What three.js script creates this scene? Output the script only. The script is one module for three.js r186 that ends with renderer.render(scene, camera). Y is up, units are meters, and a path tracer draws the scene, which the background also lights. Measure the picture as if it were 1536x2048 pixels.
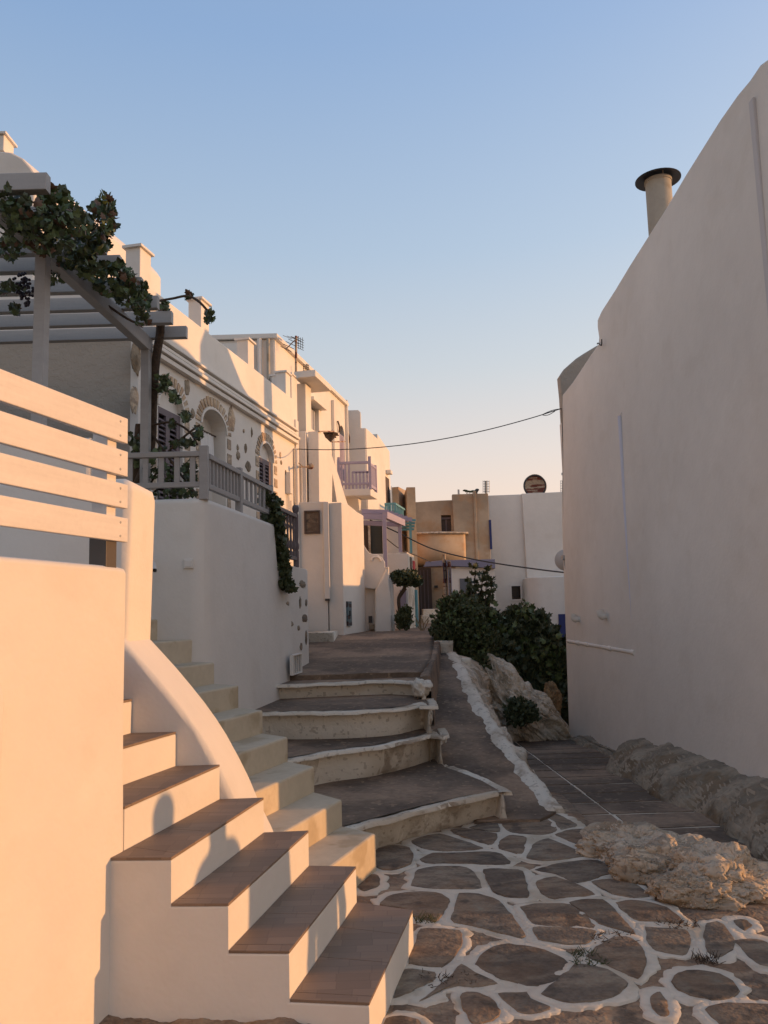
import * as THREE from 'three';
import { mergeGeometries, mergeVertices } from 'three/addons/utils/BufferGeometryUtils.js';
import { ImprovedNoise } from 'three/addons/math/ImprovedNoise.js';
import { MarchingCubes } from 'three/addons/objects/MarchingCubes.js';

// ------------------------------------------------------------------ camera, sky, sun, exposure
const EYE = 1.6, FOCAL = 1600, W = 1536, H = 2048;           // eye height in metres, focal length for a 1536 x 2048 frame
const PITCH = 7.1 * Math.PI / 180, ROLL = 1.6 * Math.PI / 180;
const scene = new THREE.Scene();
const camera = new THREE.PerspectiveCamera(2 * Math.atan(H / 2 / FOCAL) * 180 / Math.PI, W / H, 0.05, 900);
camera.position.set(0, EYE, 0);
camera.rotation.order = 'YXZ';
camera.rotation.set(PITCH, 0, -ROLL);
scene.add(camera);
const SUN_EL = 5 * Math.PI / 180, SUN_AZ = 3 * Math.PI / 180;
const sunDir = new THREE.Vector3(Math.cos(SUN_EL) * Math.cos(SUN_AZ), Math.sin(SUN_EL), -Math.cos(SUN_EL) * Math.sin(SUN_AZ));
const sun = new THREE.DirectionalLight(new THREE.Color().setRGB(1, 0.508, 0.20), 3.3);
sun.position.copy(sunDir).multiplyScalar(60); sun.target.position.set(0, 1, -9); sun.position.add(sun.target.position);
sun.castShadow = true; sun.shadow.mapSize.set(4096, 4096);
Object.assign(sun.shadow.camera, { left: -18, right: 18, top: 12, bottom: -12, near: 1, far: 140 });
scene.add(sun, sun.target);
const sky = (() => {                                          // clear evening sky: blue overhead, pale and warm low down, warmest round the sun
  const w = 512, h = 256, a = new Float32Array(w * h * 4), c = new THREE.Vector3();
  const stops = [[0, [.90, .64, .47]], [6, [.80, .62, .50]], [11, [.66, .60, .57]], [17, [.50, .55, .60]], [25, [.36, .47, .61]], [38, [.225, .355, .575]], [60, [.18, .27, .44]], [90, [.15, .22, .37]]];
  for (let j = 0; j < h; j++) for (let i = 0; i < w; i++) {
    const ph = ((i + .5) / w - .5) * 2 * Math.PI, th = ((j + .5) / h - .5) * Math.PI;
    c.set(Math.cos(th) * Math.cos(ph), Math.sin(th), Math.cos(th) * Math.sin(ph));
    const el = Math.max(0, th * 180 / Math.PI); let k = 0; while (k < stops.length - 2 && stops[k + 1][0] < el) k++;
    const t = (el - stops[k][0]) / (stops[k + 1][0] - stops[k][0]), ang = Math.acos(Math.min(1, Math.max(-1, c.dot(sunDir)))) * 180 / Math.PI;
    const near = Math.exp(-((ang / 42) ** 2)), wide = Math.exp(-((ang / 75) ** 2));
    const o = (j * w + i) * 4;
    for (let q = 0; q < 3; q++) {
      const base = stops[k][1][q] * (1 - t) + stops[k + 1][1][q] * t;
      a[o + q] = base * (1 + .22 * wide) + wide * [.10, .09, .07][q] + near * [.42, .27, .14][q];
      if (th < 0) a[o + q] = [.30, .22, .16][q];
    }
    a[o + 3] = 1;
  }
  const t = new THREE.DataTexture(a, w, h, THREE.RGBAFormat, THREE.FloatType);
  t.mapping = THREE.EquirectangularReflectionMapping; t.magFilter = t.minFilter = THREE.LinearFilter; t.needsUpdate = true; return t;
})();
scene.background = sky; scene.environment = sky;
const renderer = new THREE.WebGLRenderer({ antialias: true });
renderer.setSize(768, 1024); renderer.toneMapping = THREE.LinearToneMapping; renderer.toneMappingExposure = 1.07;
renderer.shadowMap.enabled = true;

// ------------------------------------------------------------------ surveying: from a bearing in the photograph to a place on a known plane
let seed = 7; const rnd = () => { seed = (seed * 1664525 + 1013904223) >>> 0; return seed / 4294967296; };
const rr = (a, b) => a + (b - a) * rnd();
const perlin = new ImprovedNoise(), N3 = (x, y, z) => perlin.noise(x, y, z);
const fbm3 = (x, y, z, o = 4) => { let s = 0, a = .5, f = 1; for (let i = 0; i < o; i++) { s += a * N3(x * f + 11.3 * i, y * f + 4.7, z * f - 7.1 * i); a *= .5; f *= 2.07; } return s; };
const V = (x, y, d) => new THREE.Vector3(x, y, -d);            // d: metres ahead of the eye
const cR = Math.cos(ROLL), sR = Math.sin(ROLL), cP = Math.cos(PITCH), sP = Math.sin(PITCH);
function ray(u, v) { const x = (u - W / 2) / FOCAL, y = -(v - H / 2) / FOCAL, X = cR * x + sR * y, Y = -sR * x + cR * y; return [X, Y * cP + sP, cP - Y * sP]; }   // right, up, ahead
const onY = (u, v, y) => { const r = ray(u, v), t = (y - EYE) / r[1]; return V(r[0] * t, y, r[2] * t); };
const at = (u, v, d) => { const r = ray(u, v), t = d / r[2]; return V(r[0] * t, EYE + r[1] * t, d); };
class Plane {                                                  // a vertical plane: s runs along it, o stands out from it
  constructor(x, d, deg) { const a = deg * Math.PI / 180; this.p = [x, d]; this.t = [Math.sin(a), Math.cos(a)]; this.n = [Math.cos(a), -Math.sin(a)]; }
  px(u, v) { const r = ray(u, v), [tx, td] = this.t, [x, d] = this.p, det = tx * -r[2] + r[0] * td, k = (tx * -d + td * x) / det; const s = (r[0] * k - x) * tx + (r[2] * k - d) * td; return [s, EYE + r[1] * k]; }
  pt(s, y, o = 0) { return V(this.p[0] + s * this.t[0] + o * this.n[0], y, this.p[1] + s * this.t[1] + o * this.n[1]); }
  s(u, v = 1200) { return this.px(u, v)[0]; }
  y(u, v) { return this.px(u, v)[1]; }
  moved(o) { const q = new Plane(0, 0, 0); q.t = this.t; q.n = this.n; q.p = [this.p[0] + o * this.n[0], this.p[1] + o * this.n[1]]; return q; }
}

// ------------------------------------------------------------------ textures and materials
const hash = (x, y, s) => { let n = (x * 374761393 + y * 668265263 + s * 1442695041) | 0; n = Math.imul(n ^ (n >>> 13), 1274126177); return ((n ^ (n >>> 16)) >>> 0) / 4294967296; };
function tnoise(x, y, per, s) { const xi = Math.floor(x), yi = Math.floor(y); let fx = x - xi, fy = y - yi; fx = fx * fx * (3 - 2 * fx); fy = fy * fy * (3 - 2 * fy); const m = (a) => ((a % per) + per) % per, A = m(xi), B = m(xi + 1), C = m(yi), D = m(yi + 1); return (hash(A, C, s) * (1 - fx) + hash(B, C, s) * fx) * (1 - fy) + (hash(A, D, s) * (1 - fx) + hash(B, D, s) * fx) * fy; }
function tfbm(u, v, per, o, s) { let t = 0, a = .5, n = 0, p = per; for (let i = 0; i < o; i++) { t += a * tnoise(u * p, v * p, p, s + i * 17); n += a; a *= .55; p *= 2; } return t / n; }
const sm = (a, b, x) => { const t = Math.min(1, Math.max(0, (x - a) / (b - a))); return t * t * (3 - 2 * t); };
function tex(size, metres, fn, colour = true) {
  const a = new Uint8Array(size * size * 4);
  for (let j = 0; j < size; j++) for (let i = 0; i < size; i++) { const c = fn(i / size, j / size), o = (j * size + i) * 4; for (let q = 0; q < 3; q++) a[o + q] = Math.max(0, Math.min(255, 255 * (colour ? c[q] : c))); a[o + 3] = 255; }
  const t = new THREE.DataTexture(a, size, size); t.wrapS = t.wrapT = THREE.RepeatWrapping; t.magFilter = THREE.LinearFilter; t.minFilter = THREE.LinearMipmapLinearFilter; t.generateMipmaps = true;
  if (colour) t.colorSpace = THREE.SRGBColorSpace; t.repeat.set(1 / metres, 1 / metres); t.needsUpdate = true; return t;
}
const mixc = (a, b, t) => a.map((x, i) => x * (1 - t) + b[i] * t);
const bumpPlaster = tex(512, 1.7, (u, v) => .55 * tfbm(u, v, 4, 3, 3) + .3 * tfbm(u, v, 24, 3, 9) + .15 * tfbm(u, v, 90, 2, 5), false);
const bumpRough = tex(512, .8, (u, v) => { const n = tfbm(u, v, 6, 6, 21); return .7 * n + .3 * sm(.42, .6, tfbm(u, v, 20, 3, 31)); }, false);
const bumpStone = tex(512, .7, (u, v) => .5 * tfbm(u, v * 2, 8, 5, 41) + .5 * tfbm(u, v, 40, 3, 44), false);
const texPlaster = tex(1024, 3.1, (u, v) => { const n = tfbm(u, v, 3, 5, 51), m = tfbm(u, v, 22, 4, 57), k = sm(.60, .78, tfbm(u, v, 9, 5, 63)); return mixc([.96 + .075 * (n - .5) + .03 * (m - .5), .955 + .08 * (n - .5) + .03 * (m - .5), .95 + .085 * (n - .5) + .03 * (m - .5)], [.86, .83, .79], .14 * k); });
const texWash = tex(1024, 1.9, (u, v) => {                    // limewash over rough masonry: dirt where it has rubbed off
  const n = tfbm(u, v, 5, 6, 71), m = tfbm(u, v, 26, 4, 77), k = sm(.5, .68, n) * sm(.35, .6, m), sp = sm(.70, .76, tfbm(u, v, 60, 2, 79));
  let c = mixc([.96, .94, .90], [.84, .80, .74], sm(.35, .7, tfbm(u, v, 3, 4, 73))); c = mixc(c, [.52, .45, .38], .5 * k); return mixc(c, [.45, .39, .33], .25 * sp); });
const texConcrete = tex(1024, 2.3, (u, v) => { const n = tfbm(u, v, 4, 6, 81), m = tfbm(u, v, 70, 2, 83), sp = sm(.74, .79, tfbm(u, v, 48, 2, 87)); let c = mixc([.38, .355, .33], [.60, .555, .51], sm(.28, .72, n)); c = c.map(x => x + .10 * (m - .5)); return mixc(c, [.68, .63, .57], .55 * sp); });
const texStone = tex(1024, .9, (u, v) => { const st = tfbm(u, v * 3, 6, 5, 91), n = tfbm(u, v, 5, 5, 93), m = tfbm(u, v, 60, 2, 95); let c = mixc([.78, .72, .66], [1, .93, .84], sm(.3, .7, st)); c = mixc(c, [.96, .78, .62], .35 * sm(.52, .72, n)); c = mixc(c, [.52, .49, .46], .6 * sm(.58, .74, tfbm(u, v, 7, 5, 97))); return c.map(x => x + .16 * (m - .5)); });
const texRock = tex(1024, 1.1, (u, v) => { const n = tfbm(u, v, 4, 6, 151), m = tfbm(u, v, 40, 3, 153), pit = sm(.66, .74, tfbm(u, v, 14, 4, 157)), st = sm(.55, .72, tfbm(u, v, 5, 5, 159)); let c = mixc([.74, .70, .64], [.95, .90, .83], sm(.3, .7, n)); c = mixc(c, [.72, .60, .46], .5 * st); c = mixc(c, [.46, .41, .35], .35 * pit); return c.map(x => x + .12 * (m - .5)); });
const texOchre = tex(1024, 4.3, (u, v) => { const n = tfbm(u, v, 4, 6, 101), k = tfbm(u, v, 7, 5, 103), m = tfbm(u, v, 40, 3, 105); let c = mixc([.80, .72, .60], [1, .89, .72], sm(.3, .72, n)); c = mixc(c, [1, .84, .66], .6 * sm(.5, .7, k)); c = mixc(c, [.60, .56, .50], .55 * sm(.6, .78, tfbm(u, v, 6, 5, 107))); return c.map(x => x + .06 * (m - .5)); });
const texTan = tex(512, 2.0, (u, v) => { const n = tfbm(u, v, 4, 5, 111), k = sm(.55, .72, tfbm(u, v, 8, 5, 113)), m = tfbm(u, v, 50, 2, 115); return mixc([.92 + .1 * (n - .5), .9 + .1 * (n - .5), .85 + .1 * (n - .5)], [.74, .69, .60], .5 * k).map(x => x + .05 * (m - .5)); });
const texMottle = tex(1024, 3.7, (u, v) => { const n = tfbm(u, v, 3, 6, 171), k = tfbm(u, v, 8, 5, 173), m = tfbm(u, v, 40, 3, 175); return mixc(mixc([.80, .77, .73], [.98, .95, .90], sm(.25, .75, n)), [.92, .78, .64], .5 * sm(.5, .75, k)).map(x => x + .06 * (m - .5)); });
const texWood = tex(512, .6, (u, v) => { const g = tfbm(u * .2, v * 3, 14, 4, 121), m = tfbm(u, v, 40, 2, 123); const x = .93 + .06 * (g - .5) + .03 * (m - .5); return [x, x, x]; });
const texRust = tex(512, 1, (u, v) => { const k = sm(.44, .56, tfbm(u * .35, v * 2.5, 6, 5, 131)); const m = tfbm(u, v, 30, 3, 133); return mixc([.52, .30, .24], [.80, .77, .70], k).map(x => x * (.8 + .4 * m)); });
const texTile = tex(512, .40, (u, v) => {                      // printed tile: small staggered blocks of slightly different browns
  const row = Math.floor(v * 6), off = hash(row, 3, 9), bx = u * 3 + off, col = Math.floor(bx) % 3, t = hash(col, row, 141), e = Math.min(bx - Math.floor(bx), 1 - bx + Math.floor(bx)) * .13, f = Math.min(v * 6 - row, 1 - v * 6 + row) * .066;
  const g = tfbm(u, v * 4, 8, 4, 143), c = mixc([.59, .525, .475], [.68, .61, .555], t * .9 + .3 * (g - .5)); return mixc(c, [.5, .44, .40], .4 * (1 - sm(.0, .004, Math.min(e, f)))); });
const M = (rgb, o = {}) => { const m = new THREE.MeshStandardMaterial({ roughness: .9, metalness: 0, side: THREE.DoubleSide, ...o }); m.color.setRGB(...rgb); return m; };
const paint = (rgb, b = .0022, o = {}) => M(rgb, { map: texPlaster, bumpMap: bumpPlaster, bumpScale: b, roughness: .88, ...o });
const mat = {
  white: paint([.81, .755, .675], .006), whiteSmooth: paint([.81, .755, .68], .0014, { roughness: .6 }),
  wash: M([.78, .72, .64], { map: texWash, bumpMap: bumpRough, bumpScale: .007 }),
  concrete: M([.96, .755, .58], { map: texConcrete, bumpMap: bumpRough, bumpScale: .006 }), lane: M([.86, .70, .56], { map: texConcrete, bumpMap: bumpStone, bumpScale: .008 }),
  earth: M([.26, .19, .13], { map: texStone, bumpMap: bumpRough, bumpScale: .02 }),
  tan: M([.68, .60, .49], { map: texTan, bumpMap: bumpPlaster, bumpScale: .004 }),
  stoneGrey: M([.27, .245, .215], { map: texStone, bumpMap: bumpStone, bumpScale: .012 }), stoneBrown: M([.265, .22, .18], { map: texStone, bumpMap: bumpStone, bumpScale: .012 }), stoneDark: M([.21, .185, .16], { map: texStone, bumpMap: bumpStone, bumpScale: .012 }),
  rock: M([.62, .56, .49], { map: texRock, bumpMap: bumpRough, bumpScale: .03 }), rockWhite: M([.78, .73, .67], { map: texRock, bumpMap: bumpRough, bumpScale: .03 }), stoneWall: M([.38, .34, .285], { map: texRock, bumpMap: bumpRough, bumpScale: .012 }),
  tile: M([.62, .54, .455], { map: texTile, bumpMap: bumpPlaster, bumpScale: .0008, roughness: .62 }),
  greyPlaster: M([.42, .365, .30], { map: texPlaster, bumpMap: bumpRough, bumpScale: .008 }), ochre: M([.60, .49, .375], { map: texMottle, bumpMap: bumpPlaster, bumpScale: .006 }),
  fence: M([.82, .76, .70], { map: texWood, roughness: .55 }), greyPaint: M([.45, .42, .39], { map: texWood, roughness: .6 }), railPaint: M([.40, .37, .345], { map: texWood, roughness: .6 }),
  brownPaint: M([.17, .125, .12], { map: texWood, roughness: .6 }), lilac: M([.44, .375, .47], { map: texWood, roughness: .65 }), turquoise: M([.16, .38, .42], { map: texWood, roughness: .65 }), mauveShutter: M([.165, .125, .135], { map: texWood, roughness: .65 }), greyShutter: M([.40, .395, .41], { map: texWood, roughness: .65 }),
  darkWood: M([.11, .08, .065], { map: texWood }), blue: M([.02, .035, .16], { map: texWood, roughness: .6 }), oldBlue: M([.17, .26, .34], { map: texRust, roughness: .7 }), lilacBand: M([.26, .25, .34], { map: texPlaster }),
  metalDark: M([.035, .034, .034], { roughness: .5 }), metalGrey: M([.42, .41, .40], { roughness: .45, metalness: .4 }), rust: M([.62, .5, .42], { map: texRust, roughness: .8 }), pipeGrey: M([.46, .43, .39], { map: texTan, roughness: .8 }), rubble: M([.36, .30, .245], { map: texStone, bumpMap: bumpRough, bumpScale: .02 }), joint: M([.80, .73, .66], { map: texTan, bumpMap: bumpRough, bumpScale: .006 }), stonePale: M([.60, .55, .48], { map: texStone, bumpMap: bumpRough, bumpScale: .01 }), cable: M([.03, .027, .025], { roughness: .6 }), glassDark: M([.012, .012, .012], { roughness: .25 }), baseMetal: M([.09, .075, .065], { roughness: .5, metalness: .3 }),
  bark: M([.10, .075, .055], { map: texStone, bumpMap: bumpRough, bumpScale: .01 }), dryGrass: M([.22, .16, .08]), conduitGrey: M([.55, .51, .48], { roughness: .7 }), pipePaint: M([.60, .60, .68], { roughness: .5 }), cloth: M([.75, .72, .68], { roughness: 1 }),
  leafGreen: M([.09, .125, .04], { roughness: .55 }), leafDark: M([.048, .062, .022], { roughness: .5 }), leafRed: M([.14, .075, .04], { roughness: .6 }), leafFig: M([.050, .062, .024], { roughness: .6 }), leafShrub: M([.062, .074, .026], { roughness: .6 }), grape: M([.03, .02, .03], { roughness: .5 }),
};

// ------------------------------------------------------------------ geometry helpers (all in world coordinates, metres)
const origin = new WeakMap(), taken = {};
const numbered = (n) => { const k = taken[n] = (taken[n] ?? -1) + 1; return k ? `${n}_${String(k).padStart(3, '0')}` : n; };
function flat(g) { g = g.index ? g.toNonIndexed() : g; g.clearGroups(); for (const k of Object.keys(g.attributes)) if (k !== 'position' && k !== 'normal') g.deleteAttribute(k); if (!g.attributes.normal) g.computeVertexNormals(); return g; }
function uvBox(g) {
  const p = g.attributes.position, n = p.count, uv = new Float32Array(n * 2), a = new THREE.Vector3(), b = new THREE.Vector3(), c = new THREE.Vector3();
  for (let i = 0; i < n; i += 3) { a.fromBufferAttribute(p, i); b.fromBufferAttribute(p, i + 1); c.fromBufferAttribute(p, i + 2); b.sub(a); c.sub(a); b.cross(c); const x = Math.abs(b.x), y = Math.abs(b.y), z = Math.abs(b.z);
    for (let k = i; k < i + 3; k++) { const X = p.getX(k), Y = p.getY(k), Z = p.getZ(k); uv[2 * k] = y > x && y > z ? X : x > z ? Z : X; uv[2 * k + 1] = y > x && y > z ? Z : Y; } }
  g.setAttribute('uv', new THREE.BufferAttribute(uv, 2)); return g;
}
function part(parent, name, geos, m, o = {}) {
  const g0 = Array.isArray(geos) ? mergeGeometries(geos.map(flat)) : flat(geos), og = origin.get(parent) ?? new THREE.Vector3(), g = uvBox(g0);
  g.translate(-og.x, -og.y, -og.z);
  const me = new THREE.Mesh(g, m); me.name = parent === scene ? numbered(name) : name; me.castShadow = me.receiveShadow = true; origin.set(me, og); parent.add(me);
  if (o.label) me.userData.label = o.label; if (o.kind) me.userData.kind = o.kind; return me;
}
function thing(name, label, category, p, group, kind) {
  const t = new THREE.Group(); t.name = numbered(name); t.position.copy(p); t.userData = { label, category }; if (group) t.userData.group = group; if (kind) t.userData.kind = kind; origin.set(t, p.clone()); scene.add(t); return t;
}
function copyOf(t, p, label, turn = 0) { const c = t.clone(); c.name = numbered(t.name.replace(/_\d{3}$/, '')); c.position.copy(p); c.rotation.y += turn; c.userData = { ...t.userData, label }; origin.set(c, p.clone()); scene.add(c); return c; }
const struct = (name, p = V(0, 0, 0)) => { const t = new THREE.Group(); t.name = name; t.position.copy(p); t.userData = { kind: 'structure' }; origin.set(t, p.clone()); scene.add(t); return t; };
function frameMatrix(P, o) { const m = new THREE.Matrix4(), q = P.pt(0, 0, o); return m.makeBasis(new THREE.Vector3(P.t[0], 0, -P.t[1]), new THREE.Vector3(0, 1, 0), new THREE.Vector3(P.n[0], 0, -P.n[1]).multiplyScalar(1)).setPosition(q); }
// local axes of a plane: x along s, y up, z out of it (right-handed for t x up = out when the plane faces right)
function slab(P, pts, o0, o1, bevel = 0, holes = [], curve = 6) {
  const sh = pts instanceof THREE.Shape ? pts : new THREE.Shape(pts.map(([s, y]) => new THREE.Vector2(s, y)));
  for (const h of holes) sh.holes.push(h instanceof THREE.Path ? h : new THREE.Path(h.map(([s, y]) => new THREE.Vector2(s, y))));
  const th = o1 - o0, g = new THREE.ExtrudeGeometry(sh, { depth: th - 2 * bevel, bevelEnabled: bevel > 0, bevelSize: bevel, bevelThickness: bevel, bevelOffset: -bevel, bevelSegments: 2, curveSegments: curve });
  g.translate(0, 0, bevel); const m = frameMatrix(P, o0); g.applyMatrix4(m);
  if (m.determinant() < 0) flip(g); return g;
}
function flip(g) { const p = g.attributes.position, n = g.attributes.normal; for (let i = 0; i < p.count; i += 3) for (const a of [p, n]) { const x = [a.getX(i), a.getY(i), a.getZ(i)]; a.setXYZ(i, a.getX(i + 1), a.getY(i + 1), a.getZ(i + 1)); a.setXYZ(i + 1, ...x); } g.computeVertexNormals(); }
const rect = (s0, s1, y0, y1) => [[s0, y0], [s1, y0], [s1, y1], [s0, y1]];
const box = (P, s0, s1, y0, y1, o0, o1, bevel = 0) => slab(P, rect(s0, s1, y0, y1), o0, o1, bevel);
const ZP = (d) => new Plane(0, d, 90);                         // a plane across the view at distance d: s is x, o comes towards the eye
const bx = (x0, x1, y0, y1, d0, d1, bevel = 0) => box(ZP(d1), x0, x1, y0, y1, 0, d1 - d0, bevel);
function prism(pts, y0, y1, bevel = 0) {                       // pts: [x, d] outline seen from above
  const sh = new THREE.Shape(pts.map(([x, d]) => new THREE.Vector2(x, d)));
  const g = new THREE.ExtrudeGeometry(sh, { depth: y1 - y0 - (bevel ? 2 * bevel : 0), bevelEnabled: bevel > 0, bevelSize: bevel, bevelThickness: bevel, bevelOffset: -bevel, bevelSegments: 2, curveSegments: 4 });
  g.translate(0, 0, bevel); g.rotateX(-Math.PI / 2); g.translate(0, y0, 0); return g;
}
const tube = (pts, r, seg = 6, closed = false, n) => new THREE.TubeGeometry(new THREE.CatmullRomCurve3(pts, closed, 'centripetal'), n ?? Math.max(2, pts.length * 4), r, seg, closed);
function bar(a, b, w, h, up = new THREE.Vector3(0, 1, 0)) { const d = b.clone().sub(a), l = d.length(), z = d.normalize(), x = new THREE.Vector3().crossVectors(up, z).normalize(), y = new THREE.Vector3().crossVectors(z, x); const g = new THREE.BoxGeometry(w, h, l); g.applyMatrix4(new THREE.Matrix4().makeBasis(x, y, z).setPosition(a.clone().add(b).multiplyScalar(.5))); return g; }
function cyl(a, b, r0, r1 = r0, seg = 12) { const d = b.clone().sub(a), g = new THREE.CylinderGeometry(r1, r0, d.length(), seg, 1); g.applyQuaternion(new THREE.Quaternion().setFromUnitVectors(new THREE.Vector3(0, 1, 0), d.clone().normalize())); const c = a.clone().add(b).multiplyScalar(.5); g.translate(c.x, c.y, c.z); return g; }
function smooth(g) { const k = mergeVertices(flat(g).deleteAttribute('normal'), 1e-4); k.computeVertexNormals(); return k; }
function rough(g, amp, freq, sd = 0, keepY) { g = mergeVertices(flat(g).deleteAttribute('normal'), 1e-4); const p = g.attributes.position; for (let i = 0; i < p.count; i++) { const x = p.getX(i), y = p.getY(i), z = p.getZ(i), f = freq; p.setXYZ(i, x + amp * 2 * fbm3(x * f + sd, y * f, z * f), y + (keepY ? 0 : amp * 2 * fbm3(x * f, y * f + 31 + sd, z * f)), z + amp * 2 * fbm3(x * f, y * f, z * f + 57 + sd)); } g.computeVertexNormals(); return g; }
function sheet(rows, th) {                                     // a lofted surface through rows of points, made solid downwards by th when given
  const nr = rows.length, nc = rows[0].length, p = [], ix = []; rows.forEach(r => r.forEach(v => p.push(v.x, v.y, v.z)));
  for (let i = 0; i < nr - 1; i++) for (let j = 0; j < nc - 1; j++) { const a = i * nc + j, b = a + 1, c = a + nc, d = c + 1; ix.push(a, b, c, b, d, c); }
  if (th) { const n0 = nr * nc; rows.forEach(r => r.forEach(v => p.push(v.x, v.y - th, v.z))); const wall = (a, b) => ix.push(a, b, a + n0, b, b + n0, a + n0); for (let j = 0; j < nc - 1; j++) { wall(j + 1, j); wall((nr - 1) * nc + j, (nr - 1) * nc + j + 1); } for (let i = 0; i < nr - 1; i++) { wall(i * nc, (i + 1) * nc); wall((i + 1) * nc + nc - 1, i * nc + nc - 1); } }
  const g = new THREE.BufferGeometry(); g.setAttribute('position', new THREE.Float32BufferAttribute(p, 3)); g.setIndex(ix); g.computeVertexNormals(); return g;
}
function resample(pts, step) { const c = new THREE.CatmullRomCurve3(pts, false, 'centripetal'), n = Math.max(2, Math.round(c.getLength() / step)); return c.getSpacedPoints(n); }
const p0 = (r) => Math.max(...r.map(v => v.y));
function ridge(line, prof, amp, freq, sd, step = .05) {        // sweeps a cross-section [sideways, up] along a line, with hand-made unevenness
  const q = resample(line, step), rows = q.map((p, i) => { const a = q[Math.max(0, i - 1)], b = q[Math.min(q.length - 1, i + 1)], t = b.clone().sub(a).setY(0).normalize(), n = new THREE.Vector3(-t.z, 0, t.x); return prof.map(([o, h]) => { const w = p.clone().addScaledVector(n, o); w.y += h; w.x += amp * 2 * fbm3(w.x * freq + sd, w.y * freq, w.z * freq); w.y += amp * 2 * fbm3(w.x * freq, w.y * freq + 9 + sd, w.z * freq) * (h > -.5 ? 1 : 0); w.z += amp * 2 * fbm3(w.x * freq, w.y * freq, w.z * freq + 21 + sd); return w; }); });
  rows.unshift(rows[0].map(v => v.clone().setY(Math.min(v.y, p0(rows[0]) - .12)))); rows.push(rows[rows.length - 1].map(v => v.clone().setY(Math.min(v.y, p0(rows[rows.length - 1]) - .12))));
  return sheet(rows);
}
function rockGeo(c, sx, sy, sz, sd, amp = .25, det = 5, freq = 1.6) {          // weathered rock: broad lumps, broken ledges and cracks
  const g = mergeVertices(new THREE.IcosahedronGeometry(1, det).deleteAttribute('normal').deleteAttribute('uv'), 1e-4), p = g.attributes.position, fineRock = det > 12;
  for (let i = 0; i < p.count; i++) { const x = p.getX(i), y = p.getY(i), z = p.getZ(i), f = freq; let n = fbm3(x * f + sd, y * f, z * f, fineRock ? 3 : 5);
    if (fineRock) { const t = n * 7 + 1.5 * fbm3(x * 2 - sd, y * 2, z * 2, 3), fl = Math.floor(t), fr = t - fl; n = .72 * n + .28 * (fl + sm(.55, 1, fr)) / 7; }
    let k = 1 + amp * 2 * n; const cr = Math.abs(fbm3(x * f * 1.7 - sd, y * f * 1.7 + 3, z * f * 1.7, 4)); k -= amp * .3 * Math.max(0, 1 - cr / (fineRock ? .05 : .12)); if (fineRock) k += .045 * fbm3(x * 5 + sd, y * 5, z * 5, 4) - .06 * sm(.17, .3, fbm3(x * 5, y * 5 + sd, z * 5, 3));
    p.setXYZ(i, c.x + x * k * sx, c.y + y * k * sy, c.z + z * k * sz); }
  g.computeVertexNormals(); return g; }

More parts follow.
